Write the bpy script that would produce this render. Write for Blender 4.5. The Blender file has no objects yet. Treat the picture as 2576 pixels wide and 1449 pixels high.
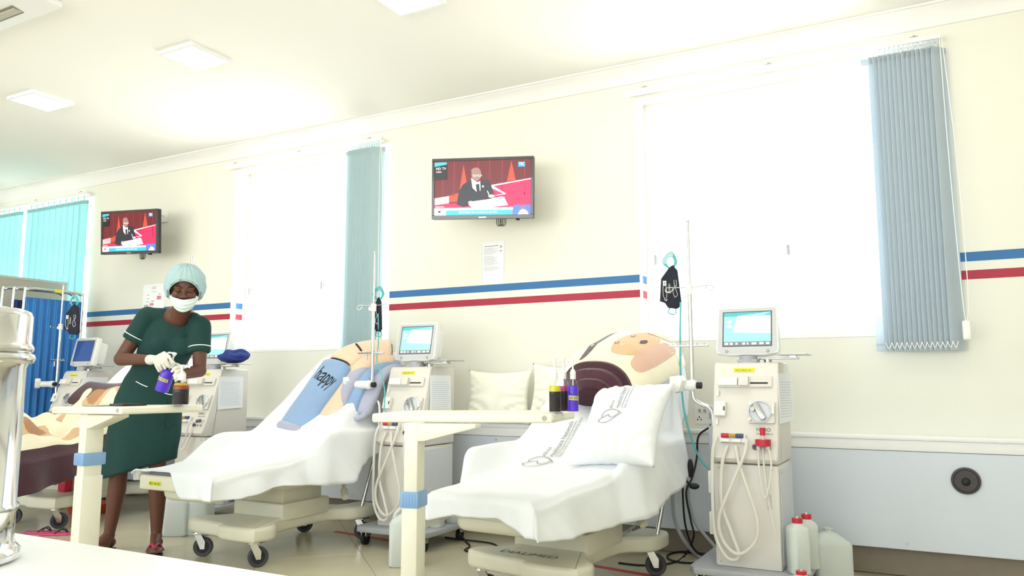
import bpy, bmesh, math, random
from mathutils import Vector, Matrix
random.seed(7)
R = math.radians
C = bpy.context.scene.collection
sc = bpy.context.scene

# ------------------------------------------------------------------ camera, world, light, exposure
F = 1957.0
YAW = R(28.32); PIT = R(6.92); CH = 1.0
cam = bpy.data.cameras.new('camera'); co = bpy.data.objects.new('camera', cam); C.objects.link(co)
cam.sensor_width = 36.0; cam.lens = F / 2576 * 36.0; cam.clip_start = 0.05
co.location = (0, 0, CH); co.rotation_euler = (R(90) + PIT, 0, YAW)
sc.camera = co
sc.view_settings.view_transform = 'Standard'; sc.view_settings.look = 'None'
sc.view_settings.gamma = 1; sc.view_settings.use_curve_mapping = False
sc.view_settings.exposure = -0.14
sc.cycles.use_denoising = True
sc.cycles.max_bounces = 8; sc.cycles.diffuse_bounces = 5; sc.cycles.transparent_max_bounces = 16
sc.cycles.sample_clamp_indirect = 8

world = bpy.data.worlds.new('world'); sc.world = world; world.use_nodes = True
nt = world.node_tree; nt.nodes.clear()
tc = nt.nodes.new('ShaderNodeTexCoord'); sp = nt.nodes.new('ShaderNodeSeparateXYZ')
rp = nt.nodes.new('ShaderNodeValToRGB'); bg = nt.nodes.new('ShaderNodeBackground'); ow = nt.nodes.new('ShaderNodeOutputWorld')
mr = nt.nodes.new('ShaderNodeMapRange'); mr.inputs[1].default_value = -1; mr.inputs[2].default_value = 1
nt.links.new(tc.outputs['Generated'], sp.inputs[0]); nt.links.new(sp.outputs[2], mr.inputs[0])
nt.links.new(mr.outputs[0], rp.inputs[0]); nt.links.new(rp.outputs[0], bg.inputs[0]); nt.links.new(bg.outputs[0], ow.inputs[0])
rp.color_ramp.elements[0].position = 0.47; rp.color_ramp.elements[0].color = (1.0, 0.975, 0.90, 1)   # sunlit pale yard
rp.color_ramp.elements[1].position = 0.52; rp.color_ramp.elements[1].color = (0.56, 0.62, 0.68, 1)  # bright hazy sky
bg.inputs[1].default_value = 9.0

WY = 4.70      # window wall, inner face
XL, XR, YB, ZC = -9.6, 2.6, -3.4, 3.05
def portal(x, y, z, sx, sz, rz):
    l = bpy.data.lights.new('window_daylight', 'AREA'); l.shape = 'RECTANGLE'; l.size = sx; l.size_y = sz
    l.cycles.is_portal = True
    o = bpy.data.objects.new('window_daylight', l); C.objects.link(o)
    o.location = (x, y, z); o.rotation_euler = (R(90), 0, rz)
WINS = [(-1.61, 0.08), (-5.275, -3.585), (-8.94, -7.25)]
WZ0, WZ1 = 1.27, 2.84
for a, b in WINS: portal((a + b) / 2, WY + 0.2, (WZ0 + WZ1) / 2, b - a, WZ1 - WZ0, R(180))
REAR = [(-8.4, -5.2), (-4.4, -1.2), (-0.6, 2.2)]  # unseen openings behind the camera, put in to let fill light reach the foreground
for a, b in REAR: portal((a + b) / 2, YB, 1.65, b - a, 2.1, 0.0)

# ------------------------------------------------------------------ pixel helpers (photo frame 2576 x 1449)
cp, sp_, cy, sy = math.cos(PIT), math.sin(PIT), math.cos(YAW), math.sin(YAW)
def ray(px, py):
    a = px - 1288; b = 724.5 - py
    fw = F * cp - b * sp_; up = F * sp_ + b * cp
    return Vector((-sy * fw + cy * a, cy * fw + sy * a, up)) / F
O0 = Vector((0, 0, CH))
def at(px, py, D): return O0 + ray(px, py) * D
def onz(px, py, z=0.0): r = ray(px, py); return O0 + r * ((z - CH) / r.z)
def ony(px, py, y): r = ray(px, py); return O0 + r * (y / r.y)
def onx(px, py, x): r = ray(px, py); return O0 + r * (x / r.x)
RIGHT = Vector((cy, sy, 0)); FWD = Vector((-sy, cy, 0)); UP = Vector((0, 0, 1))

# ------------------------------------------------------------------ materials
_mats = {}
def s2l(c): return c / 12.92 if c <= 0.04045 else ((c + 0.055) / 1.055) ** 2.4
def rgb(h):
    if isinstance(h, str):
        h = h.lstrip('#'); return tuple(s2l(int(h[i:i + 2], 16) / 255) for i in (0, 2, 4)) + (1,)
    return tuple(h) + (1,)
def M(name, col, rough=0.5, metal=0.0, var=0.06, scale=12.0, bump=0.0, bscale=60.0, emit=0.0, alpha=None, sheen=0.0, trans=0.0, coat=0.0, tr=0.0):
    if name in _mats: return _mats[name]
    m = bpy.data.materials.new(name); m.use_nodes = True; nt = m.node_tree; n = nt.nodes; L = nt.links
    b = n['Principled BSDF']; c = rgb(col)
    tcn = n.new('ShaderNodeTexCoord')
    ns = n.new('ShaderNodeTexNoise'); ns.inputs['Scale'].default_value = scale; ns.inputs['Detail'].default_value = 3
    L.new(tcn.outputs['Object'], ns.inputs['Vector'])
    mx = n.new('ShaderNodeMix'); mx.data_type = 'RGBA'
    mx.inputs[6].default_value = tuple(max(0, x * (1 - var)) for x in c[:3]) + (1,)
    mx.inputs[7].default_value = tuple(min(1, x * (1 + var)) for x in c[:3]) + (1,)
    L.new(ns.outputs['Fac'], mx.inputs[0]); L.new(mx.outputs[2], b.inputs['Base Color'])
    b.inputs['Roughness'].default_value = rough; b.inputs['Metallic'].default_value = metal
    if sheen: b.inputs['Sheen Weight'].default_value = sheen
    if coat: b.inputs['Coat Weight'].default_value = coat
    if trans: b.inputs['Transmission Weight'].default_value = trans
    if emit:
        L.new(mx.outputs[2], b.inputs['Emission Color']); b.inputs['Emission Strength'].default_value = emit
    if bump:
        n2 = n.new('ShaderNodeTexNoise'); n2.inputs['Scale'].default_value = bscale; n2.inputs['Detail'].default_value = 4
        L.new(tcn.outputs['Object'], n2.inputs['Vector'])
        bp = n.new('ShaderNodeBump'); bp.inputs['Strength'].default_value = bump; bp.inputs['Distance'].default_value = 0.01
        L.new(n2.outputs['Fac'], bp.inputs['Height']); L.new(bp.outputs[0], b.inputs['Normal'])
    if tr:      # thin translucent cloth / plastic: part of the light passes through
        t = n.new('ShaderNodeBsdfTranslucent'); L.new(mx.outputs[2], t.inputs[0])
        ms = n.new('ShaderNodeMixShader'); ms.inputs[0].default_value = tr
        L.new(b.outputs[0], ms.inputs[1]); L.new(t.outputs[0], ms.inputs[2]); L.new(ms.outputs[0], n['Material Output'].inputs[0])
    _mats[name] = m; return m
def M_clear(name, col, gloss=0.12, rough=0.05):
    if name in _mats: return _mats[name]
    m = bpy.data.materials.new(name); m.use_nodes = True; nt = m.node_tree; n = nt.nodes; L = nt.links
    n.remove(n['Principled BSDF'])
    t = n.new('ShaderNodeBsdfTransparent'); t.inputs[0].default_value = rgb(col)
    g = n.new('ShaderNodeBsdfGlossy'); g.inputs['Roughness'].default_value = rough
    lw = n.new('ShaderNodeLayerWeight'); lw.inputs[0].default_value = 0.25
    ma = n.new('ShaderNodeMath'); ma.operation = 'MULTIPLY_ADD'; ma.inputs[1].default_value = 0.14; ma.inputs[2].default_value = gloss * 0.1
    L.new(lw.outputs['Facing'], ma.inputs[0])
    ms = n.new('ShaderNodeMixShader'); L.new(ma.outputs[0], ms.inputs[0])
    L.new(t.outputs[0], ms.inputs[1]); L.new(g.outputs[0], ms.inputs[2]); L.new(ms.outputs[0], n['Material Output'].inputs[0])
    _mats[name] = m; return m

WALL = M('wall_paint', '#E9E9DF', 0.75, var=0.015, scale=3, bump=0.05, bscale=120)
CEIL = M('ceiling_paint', '#F3F3EF', 0.8, var=0.01, scale=2)
TRIMW = M('white_gloss_trim', '#F2F2F2', 0.4, var=0.01)
BLUE = M('blue_paint', '#2F6DA8', 0.55, var=0.05)
RED = M('red_paint', '#A8243F', 0.55, var=0.05)
PANEL = M('grey_white_laminate', '#D3D9E3', 0.4, var=0.02, scale=4)
SKIRT = M('brown_skirting', '#8A7E6E', 0.6, var=0.1)
TILE = M('beige_floor_tile', '#C6C0A8', 0.22, var=0.06, scale=5, bump=0.02, bscale=20)
GROUT = M('floor_joint', '#A39C86', 0.7)
WHITEP = M('white_plastic', '#EDEDEB', 0.35, var=0.015)
MACH = M('machine_cream_plastic', '#DEDAD4', 0.4, var=0.02)
MACHS = M('machine_side_grey', '#D5D8DE', 0.4, var=0.02)
GREYP = M('grey_plastic', '#AAADB4', 0.45, var=0.04)
GREYD = M('dark_grey_plastic', '#5A5C60', 0.5, var=0.05)
BLACK = M('black_rubber', '#17171A', 0.6, var=0.1)
STEEL = M('polished_steel', '#D9DADB', 0.16, 1.0, var=0.03)
STEELB = M('brushed_steel', '#B9BABB', 0.3, 1.0, var=0.05)
BEDP = M('bed_cream_plastic', '#DCD9C6', 0.35, var=0.02, coat=0.2)
SHEET = M('white_cotton_sheet', '#EFF2F7', 0.85, var=0.01, bump=0.15, bscale=25, sheen=0.2)
PILLM = M('cream_pillowcase', '#F0EFE2', 0.85, var=0.015, bump=0.12, bscale=30)
TABM = M('ivory_table', '#EBE9D8', 0.4, var=0.015)
CLAMPB = M('light_blue_plastic', '#86ACD8', 0.45, var=0.05)
INK = M('printed_ink', '#5C5C60', 0.7)
INKL = M('light_print', '#A8A8AE', 0.7)
INKB = M('black_ink', '#151518', 0.7)
YEL = M('yellow_label', '#E6E23A', 0.6)
PAPER = M('white_paper', '#F4F6FA', 0.7, var=0.01)
REDP = M('red_plastic', '#C5203A', 0.35, var=0.05)
JERR = M('translucent_white_plastic', '#E4EAE6', 0.4, var=0.02, tr=0.25)
TUBE = M('clear_cream_tube', '#EEECE4', 0.3, var=0.03, tr=0.2)
TEAL = M('teal_tube', '#5DB9BC', 0.35)
NAVY = M('navy_fabric', '#1D2032', 0.8, bump=0.2)
GLASS = M_clear('clear_window_pane', (1, 1, 1), 0.05)
CLEARB = M_clear('clear_bottle_plastic', (0.96, 0.96, 0.96), 0.12)

# ------------------------------------------------------------------ object helpers
def link(o, parent=None):
    C.objects.link(o)
    if parent is not None: o.parent = parent
    return o
def _mw(o):
    m = o.matrix_basis.copy(); p = o.parent
    while p is not None: m = p.matrix_basis @ m; p = p.parent
    return m
def obj(name, bm, mat, parent=None, smooth=True, world=True, angle=40):
    """one mesh object; geometry given in world space (world=True) or in the parent's space"""
    if parent is not None and world: bm.transform(_mw(parent).inverted())
    me = bpy.data.meshes.new(name); bm.to_mesh(me); bm.free()
    for mm in (mat if isinstance(mat, (list, tuple)) else [mat]): me.materials.append(mm)
    if smooth: me.shade_smooth()
    if smooth and angle:
        try: me.set_sharp_from_angle(angle=R(angle))
        except Exception: pass
    return link(bpy.data.objects.new(name, me), parent)
def thing(name, label, cat, loc=(0, 0, 0), rotz=0.0, group=None):
    o = bpy.data.objects.new(name, None); o.empty_display_size = 0.1; C.objects.link(o)
    o.location = loc; o.rotation_euler = (0, 0, rotz); o['label'] = label; o['category'] = cat
    if group: o['group'] = group
    return o
def tag(o, label, cat, group=None):
    o['label'] = label; o['category'] = cat
    if group: o['group'] = group
    return o
def origin_to(o, p):
    """move a top-level mesh's origin to p without moving its geometry"""
    o.data.transform(Matrix.Translation(-Vector(p))); o.location = p; return o
def struct(o): o['kind'] = 'structure'; return o
def B(): return bmesh.new()
def merge(bm, t, mtx=None, mi=0):
    if mtx is not None: t.transform(mtx)
    if mi:
        for f in t.faces: f.material_index = mi
    me = bpy.data.meshes.new('tmp'); t.to_mesh(me); t.free(); bm.from_mesh(me); bpy.data.meshes.remove(me)
    return bm
def box(bm, lo, hi, bev=0.0, mtx=None, seg=2, mi=0):
    t = B(); bmesh.ops.create_cube(t, size=1)
    lo = Vector(lo); hi = Vector(hi)
    for v in t.verts: v.co = Vector(((lo[i] + hi[i]) / 2 + v.co[i] * (hi[i] - lo[i]) for i in range(3)))
    if bev: bmesh.ops.bevel(t, geom=t.edges[:], offset=bev, segments=seg, profile=0.5, affect='EDGES')
    return merge(bm, t, mtx, mi)
def frame(p, x, y=None, z=None):
    """matrix with given axes at p"""
    m = Matrix.Identity(4)
    for i, a in enumerate((x, y, z)):
        for k in range(3): m[k][i] = a[k]
    for k in range(3): m[k][3] = p[k]
    return m
def aim(p0, p1):
    d = (Vector(p1) - Vector(p0)); q = d.to_track_quat('Z', 'Y'); return Matrix.Translation(p0) @ q.to_matrix().to_4x4(), d.length
def cyl(bm, p0, p1, r0, r1=None, n=16, caps=True, mi=0):
    r1 = r0 if r1 is None else r1
    m, L = aim(p0, p1); t = B()
    bmesh.ops.create_cone(t, cap_ends=caps, segments=n, radius1=r0, radius2=r1, depth=L)
    t.transform(Matrix.Translation((0, 0, L / 2))); return merge(bm, t, m, mi)
def ell(bm, c, r, mtx=None, n=20, mi=0):
    t = B(); bmesh.ops.create_uvsphere(t, u_segments=n, v_segments=max(8, n * 2 // 3), radius=1)
    for v in t.verts: v.co = Vector((v.co.x * r[0], v.co.y * r[1], v.co.z * r[2]))
    m = Matrix.Translation(c) @ (mtx if mtx is not None else Matrix.Identity(4))
    return merge(bm, t, m, mi)
def cap(bm, p0, p1, r0, r1=None, n=16):
    r1 = r0 if r1 is None else r1
    cyl(bm, p0, p1, r0, r1, n); ell(bm, p0, (r0,) * 3, n=n); ell(bm, p1, (r1,) * 3, n=n); return bm
def lathe(bm, prof, n=28, mtx=None, mi=0):
    t = B(); rings = []
    for r, z in prof:
        rings.append([t.verts.new((r * math.cos(2 * math.pi * k / n), r * math.sin(2 * math.pi * k / n), z)) for k in range(n)] if r > 1e-5 else [t.verts.new((0, 0, z))])
    for a, b in zip(rings, rings[1:]):
        for k in range(n):
            q = [a[k % len(a)], a[(k + 1) % len(a)], b[(k + 1) % len(b)], b[k % len(b)]]
            u = []
            for v in q:
                if v not in u: u.append(v)
            if len(u) > 2: t.faces.new(u)
    bmesh.ops.recalc_face_normals(t, faces=t.faces[:])
    return merge(bm, t, mtx, mi)
def prism(bm, poly, z0, z1, mtx=None, bev=0.0, seg=2, mi=0):
    t = B(); vs = [t.verts.new((x, y, z0)) for x, y in poly]; f = t.faces.new(vs)
    g = bmesh.ops.extrude_face_region(t, geom=[f]); bmesh.ops.translate(t, vec=(0, 0, z1 - z0), verts=[v for v in g['geom'] if isinstance(v, bmesh.types.BMVert)])
    bmesh.ops.recalc_face_normals(t, faces=t.faces[:])
    if bev:
        es = [e for e in t.edges if abs(e.verts[0].co.z - e.verts[1].co.z) < 1e-6]
        bmesh.ops.bevel(t, geom=es, offset=bev, segments=seg, profile=0.5, affect='EDGES')
    return merge(bm, t, mtx, mi)
def crom(pts, k=6, closed=False):
    pts = [Vector(p) for p in pts]; n = len(pts); out = []
    if n < 3: return pts
    rng = range(n) if closed else range(n - 1)
    for i in rng:
        p0 = pts[(i - 1) % n] if closed or i > 0 else pts[0]; p1 = pts[i]; p2 = pts[(i + 1) % n]
        p3 = pts[(i + 2) % n] if closed or i + 2 < n else pts[-1]
        for j in range(k):
            t = j / k
            out.append(0.5 * ((2 * p1) + (-p0 + p2) * t + (2 * p0 - 5 * p1 + 4 * p2 - p3) * t * t + (-p0 + 3 * p1 - 3 * p2 + p3) * t ** 3))
    if not closed: out.append(pts[-1])
    return out
def frames(path, up=None):
    fr = []; n = len(path); u = Vector(up) if up is not None else None; prev = None
    for i in range(n):
        t = (path[min(i + 1, n - 1)] - path[max(i - 1, 0)]).normalized()
        if u is not None: a = (u - t * u.dot(t))
        elif prev is None:
            a = Vector((0, 0, 1)) - t * t.z
            if a.length < 0.2: a = Vector((1, 0, 0)) - t * t.x
        else: a = prev - t * prev.dot(t)
        a.normalize(); prev = a; fr.append((t, a, t.cross(a)))
    return fr
def sweep(bm, path, sec, scale=None, up=None, caps=True, mi=0):
    """sec: closed list of (a, b): a along 'side', b along 'up'"""
    fr = frames(path, up); t = B(); rings = []
    for i, (p, (tt, u, s)) in enumerate(zip(path, fr)):
        k = scale[i] if scale else (1, 1)
        if not isinstance(k, (tuple, list)): k = (k, k)
        rings.append([t.verts.new(p + s * (a * k[0]) + u * (b * k[1])) for a, b in sec])
    m = len(sec)
    for r0, r1 in zip(rings, rings[1:]):
        for k in range(m): t.faces.new((r0[k], r0[(k + 1) % m], r1[(k + 1) % m], r1[k]))
    if caps: t.faces.new(rings[0]); t.faces.new(rings[-1])
    bmesh.ops.recalc_face_normals(t, faces=t.faces[:])
    return merge(bm, t, None, mi)
def circ(r, n=8): return [(r * math.cos(2 * math.pi * k / n), r * math.sin(2 * math.pi * k / n)) for k in range(n)]
def tube(bm, pts, r, n=8, k=6, smooth=True, mi=0, closed=False):
    path = crom(pts, k, closed) if smooth else [Vector(p) for p in pts]
    if closed: path.append(path[0])
    return sweep(bm, path, circ(r, n), mi=mi, caps=not closed)
def gridsurf(bm, fn, nu, nv, mi=0):
    t = B(); g = [[t.verts.new(fn(i / nu, j / nv)) for j in range(nv + 1)] for i in range(nu + 1)]
    for i in range(nu):
        for j in range(nv): t.faces.new((g[i][j], g[i + 1][j], g[i + 1][j + 1], g[i][j + 1]))
    return merge(bm, t, None, mi)
def solid(o, th, off=0.0):
    m = o.modifiers.new('thickness', 'SOLIDIFY'); m.thickness = th; m.offset = off; return o
def remesh(o, vox, sm=4):
    m = o.modifiers.new('skin', 'REMESH'); m.mode = 'VOXEL'; m.voxel_size = vox; m.use_smooth_shade = True
    if sm: s = o.modifiers.new('soften', 'SMOOTH'); s.iterations = sm; s.factor = 0.5
    return o
def lerp(a, b, t): return a + (b - a) * t
def interp(tab, x):
    if x <= tab[0][0]: return tab[0][1]
    for (x0, y0), (x1, y1) in zip(tab, tab[1:]):
        if x <= x1: t = (x - x0) / (x1 - x0); return lerp(y0, y1, t)
    return tab[-1][1]
def sstep(a, b, x): t = min(1, max(0, (x - a) / (b - a))); return t * t * (3 - 2 * t)

_tc = {}
def text_poly(s, size, sub=0):
    """flat lettering as (verts2d, faces)"""
    key = (s, size)
    if key in _tc: return _tc[key]
    cu = bpy.data.curves.new('lettering', 'FONT'); cu.body = s; cu.size = size; cu.resolution_u = 3
    o = bpy.data.objects.new('lettering', cu); C.objects.link(o)
    bpy.context.view_layer.update()
    me = bpy.data.meshes.new_from_object(o.evaluated_get(bpy.context.evaluated_depsgraph_get()))
    vs = [(v.co.x, v.co.y) for v in me.vertices]; fs = [tuple(p.vertices) for p in me.polygons]
    bpy.data.objects.remove(o); bpy.data.curves.remove(cu); bpy.data.meshes.remove(me)
    _tc[key] = (vs, fs); return vs, fs
def text_width(s, size):
    vs, _ = text_poly(s, size); return max(v[0] for v in vs) if vs else 0
def put_text(bm, s, size, fn, width=None, mi=0, center=False, shear=0.0):
    """fn(u, v) -> point; lettering laid on a surface"""
    vs, fs = text_poly(s, size)
    w = max(v[0] for v in vs); k = (width / w) if width else 1.0
    off = -w * k / 2 if center else 0
    t = B(); V = [t.verts.new(fn(v[0] * k + off + shear * v[1], v[1])) for v in vs]
    for f in fs:
        try: t.faces.new([V[i] for i in f])
        except ValueError: pass
    return merge(bm, t, None, mi)
def poly(bm, pts, fn, mi=0):
    t = B(); t.faces.new([t.verts.new(fn(u, v)) for u, v in pts]); return merge(bm, t, None, mi)
def rect(x0, z0, x1, z1): return [(x0, z0), (x1, z0), (x1, z1), (x0, z1)]
def oval(cx, cz, a, b, n=18, rot=0): return [(cx + a * math.cos(t) * math.cos(rot) - b * math.sin(t) * math.sin(rot), cz + a * math.cos(t) * math.sin(rot) + b * math.sin(t) * math.cos(rot)) for t in [2 * math.pi * k / n for k in range(n)]]
def ribbon(bm, pts, w, fn, mi=0, k=6, closed=False):
    """flat line of width w drawn on a surface fn(u, v)"""
    P = crom([(u, v, 0) for u, v in pts], k, closed)
    if closed: P.append(P[0])
    t = B(); rows = []
    for i, p in enumerate(P):
        d = (P[min(i + 1, len(P) - 1)] - P[max(i - 1, 0)]); d.normalize(); nx, ny = -d.y * w / 2, d.x * w / 2
        rows.append((t.verts.new(fn(p.x + nx, p.y + ny)), t.verts.new(fn(p.x - nx, p.y - ny))))
    for a, b in zip(rows, rows[1:]): t.faces.new((a[0], b[0], b[1], a[1]))
    return merge(bm, t, None, mi)

# ------------------------------------------------------------------ the room
def wall_cut(y0, y1, x0, x1, holes, z1=ZC, hz=(WZ0, WZ1)):
    bm = B(); box(bm, (x0, y0, 0), (x1, y1, hz[0])); box(bm, (x0, y0, hz[1]), (x1, y1, z1)); x = x0
    for a, b in sorted(holes):
        box(bm, (x, y0, hz[0]), (a, y1, hz[1])); x = b
    box(bm, (x, y0, hz[0]), (x1, y1, hz[1])); return bm
wall_back = struct(obj('wall_back', wall_cut(WY, WY + 0.24, XL, XR, WINS), WALL, smooth=False))
struct(obj('wall_front', wall_cut(YB - 0.2, YB, XL, XR, REAR, hz=(0.6, 2.7)), WALL, smooth=False))
bm = B(); box(bm, (XL - 0.2, YB - 0.2, 0), (XL, WY + 0.24, ZC)); struct(obj('wall_left', bm, WALL, smooth=False))
bm = B(); box(bm, (XR, YB - 0.2, 0), (XR + 0.2, WY + 0.24, ZC)); struct(obj('wall_right', bm, WALL, smooth=False))
bm = B(); box(bm, (XL - 0.2, YB - 0.2, ZC), (XR + 0.2, WY + 0.24, ZC + 0.15)); struct(obj('ceiling', bm, CEIL, smooth=False))
bm = B(); box(bm, (XL - 0.2, YB - 0.2, -0.12), (XR + 0.2, WY + 0.24, -0.004)); floor = struct(obj('floor', bm, GROUT, smooth=False))
# diagonal floor tiles, each a part of the floor
ts = 0.6; c45 = math.cos(R(47)); s45 = math.sin(R(47))
bm = B(); box(bm, (-ts / 2 + 0.0012, -ts / 2 + 0.0012, -0.004), (ts / 2 - 0.0012, ts / 2 - 0.0012, 0.0), bev=0.0008, seg=1)
tile0 = obj('tile', bm, TILE, floor, smooth=False, world=False); first = True
for i in range(-22, 23):
    for j in range(-22, 23):
        x = -3.02 + (i * c45 - j * s45) * ts; y = 3.33 + (i * s45 + j * c45) * ts
        if not (-9.3 < x < 2.3 and -0.1 < y < 5.0): continue
        if y > WY - 0.1: continue
        o = tile0 if first else tile0.copy()
        if not first: link(o, floor)
        first = False; o.location = (x, y, 0); o.rotation_euler = (0, 0, R(47))
bm = B(); box(bm, (XL, YB, -0.004), (XR, 0.4, -0.0005)); obj('near_floor', bm, TILE, floor, smooth=False)
# painted stripes on the window wall
def stripe(name, x0, x1, z0, z1, m):
    bm = B(); box(bm, (x0, WY - 0.0015, z0), (x1, WY + 0.001, z1)); obj(name, bm, m, wall_back, smooth=False)
for x0, x1 in ((-3.585, -1.61), (-7.25, -5.275), (0.15, XR), (XL, -8.95)):
    stripe('blue_stripe', x0, x1, 1.632, 1.681, BLUE); stripe('red_stripe', x0, x1, 1.537, 1.584, RED)
for x in (-1.61, -5.275, -8.94):
    for z0, z1, m, nm in ((1.632, 1.681, BLUE, 'blue_stripe'), (1.537, 1.584, RED, 'red_stripe')):
        bm = B(); box(bm, (x - 0.001, WY + 0.06, z0), (x + 0.0015, WY + 0.13, z1)); obj(nm, bm, m, wall_back, smooth=False)
# cornice
prof = [(0, 0), (0, -0.105), (-0.012, -0.105), (-0.02, -0.09), (-0.028, -0.07), (-0.05, -0.04), (-0.075, -0.022), (-0.085, -0.018), (-0.09, -0.012), (-0.105, -0.012), (-0.105, 0)]
bm = B(); t = B()
a = [t.verts.new((XL, WY + y, ZC + z)) for y, z in prof]; b = [t.verts.new((XR, WY + y, ZC + z)) for y, z in prof]
for k in range(len(prof)): t.faces.new((a[k], a[(k + 1) % len(prof)], b[(k + 1) % len(prof)], b[k]))
bmesh.ops.recalc_face_normals(t, faces=t.faces[:]); merge(bm, t); struct(obj('trim_1', bm, TRIMW, angle=30))
# service duct: boxed panels, rail and recessed skirting along the window wall
DY = 4.60
bm = B(); box(bm, (XL, DY + 0.02, 0.15), (XR, WY, 0.70)); box(bm, (XL, DY - 0.004, 0.645), (XR, WY, 0.715), bev=0.006); box(bm, (XL, DY - 0.018, 0.70), (XR, DY + 0.02, 0.728), bev=0.008)
duct = struct(obj('trim_2', bm, TRIMW))
bm = B(); box(bm, (-0.605, 0, 0.145), (0.605, 0.018, 0.643), bev=0.002, seg=1)
p0 = obj('panel', bm, PANEL, duct, smooth=False, world=False)
bm = B(); cyl(bm, (0, -0.0035, 0), (0, 0.001, 0), 0.006, 0.007, 10); s0 = obj('screw', bm, STEELB, p0, world=False); s0.location = (-0.57, 0, 0.62)
k = 0
for i in range(10):
    cx = XL + 0.61 + 1.215 * i
    if k == 0: p = p0
    else: p = link(p0.copy(), duct)
    p.location = (cx + 0.315 if i < 9 else cx, DY, 0)
    for q, (sx, sz) in enumerate(((-0.57, 0.62), (-0.57, 0.175), (0.57, 0.62), (0.57, 0.175), (0, 0.62), (0, 0.175))):
        s = s0 if (k == 0 and q == 0) else link(s0.copy(), p)
        s.location = (sx, 0, sz)
    k += 1
bm = B(); box(bm, (XL, DY + 0.075, 0), (XR, WY, 0.15)); struct(obj('baseboard_back', bm, SKIRT, smooth=False))
# round dark service cap in the panel
bm = B(); m = Matrix.Translation((0.114 * 4.595 / 4.69, DY - 0.006, 0.51)) @ Matrix.Rotation(R(90), 4, 'X')
lathe(bm, [(0.046, -0.004), (0.046, -0.012), (0.062, -0.004), (0.066, 0.0), (0.066, 0.006), (0.056, 0.008), (0.052, 0.001), (0.0, 0.001)], 32, m)
o = tag(origin_to(obj('cable_port', bm, M('port_dark', '#3F3A3A', 0.5)), (0.11, DY, 0.51)), 'round dark plastic port set in the grey wall panel at far right', 'port')
bm = B(); ell(bm, (0.114 * 4.595 / 4.69, DY - 0.006, 0.505), (0.02, 0.014, 0.02)); obj('plug_knob', bm, BLACK, o)

def rframe(bm, x0, x1, y0, y1, z0, z1, f):
    box(bm, (x0, y0, z0), (x0 + f, y1, z1)); box(bm, (x1 - f, y0, z0), (x1, y1, z1))
    box(bm, (x0 + f, y0, z0), (x1 - f, y1, z0 + f)); box(bm, (x0 + f, y0, z1 - f), (x1 - f, y1, z1)); return bm
# windows
def window(n, a, b, openx=None):
    w = bpy.data.objects.new('window_%d' % n, None); C.objects.link(w); w['kind'] = 'structure'; w.location = (a, WY + 0.17, WZ0)
    y0, y1 = WY + 0.16, WY + 0.22; f = 0.045; mid = (a + b) / 2; tz = 2.33
    bm = B()
    rframe(bm, a, b, y0, y1, WZ0, WZ1, f)
    box(bm, (mid - 0.025, y0, WZ0 + f), (mid + 0.025, y1, WZ1 - f)); box(bm, (a + f, y0, tz - 0.022), (mid - 0.025, y1, tz + 0.022)); box(bm, (mid + 0.025, y0, tz - 0.022), (b - f, y1, tz + 0.022))
    obj('window_frame', bm, TRIMW, w, smooth=False)
    for x0, x1 in ((a + f, mid - 0.025), (mid + 0.025, b - f)):
        for z0, z1 in ((WZ0 + f, tz - 0.022), (tz + 0.022, WZ1 - f)):
            bm = B(); g = 0.03; yy0, yy1 = y0 + 0.012, y0 + 0.046
            rframe(bm, x0, x1, yy0, yy1, z0, z1, g)
            s = obj('sash', bm, TRIMW, w, smooth=False)
            bm = B(); box(bm, (x0 + g, yy0 + 0.014, z0 + g), (x1 - g, yy0 + 0.018, z1 - g)); obj('pane', bm, GLASS, s, smooth=False)
            if z0 < 2:
                bm = B(); cyl(bm, (x0 + g / 2, yy0, (z0 + z1) / 2), (x0 + g / 2, yy0 - 0.02, (z0 + z1) / 2), 0.008); box(bm, (x0 + g / 2 - 0.008, yy0 - 0.03, (z0 + z1) / 2 - 0.05), (x0 + g / 2 + 0.008, yy0 - 0.018, (z0 + z1) / 2 + 0.01), bev=0.003); obj('latch', bm, GREYP, s)
    bm = B(); box(bm, (a, WY - 0.004, WZ0 - 0.02), (b, y0, WZ0 + 0.004), bev=0.003); obj('window_sill', bm, TRIMW, w, smooth=False)
for i, (a, b) in enumerate(WINS): window(i + 1, a, b)

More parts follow.
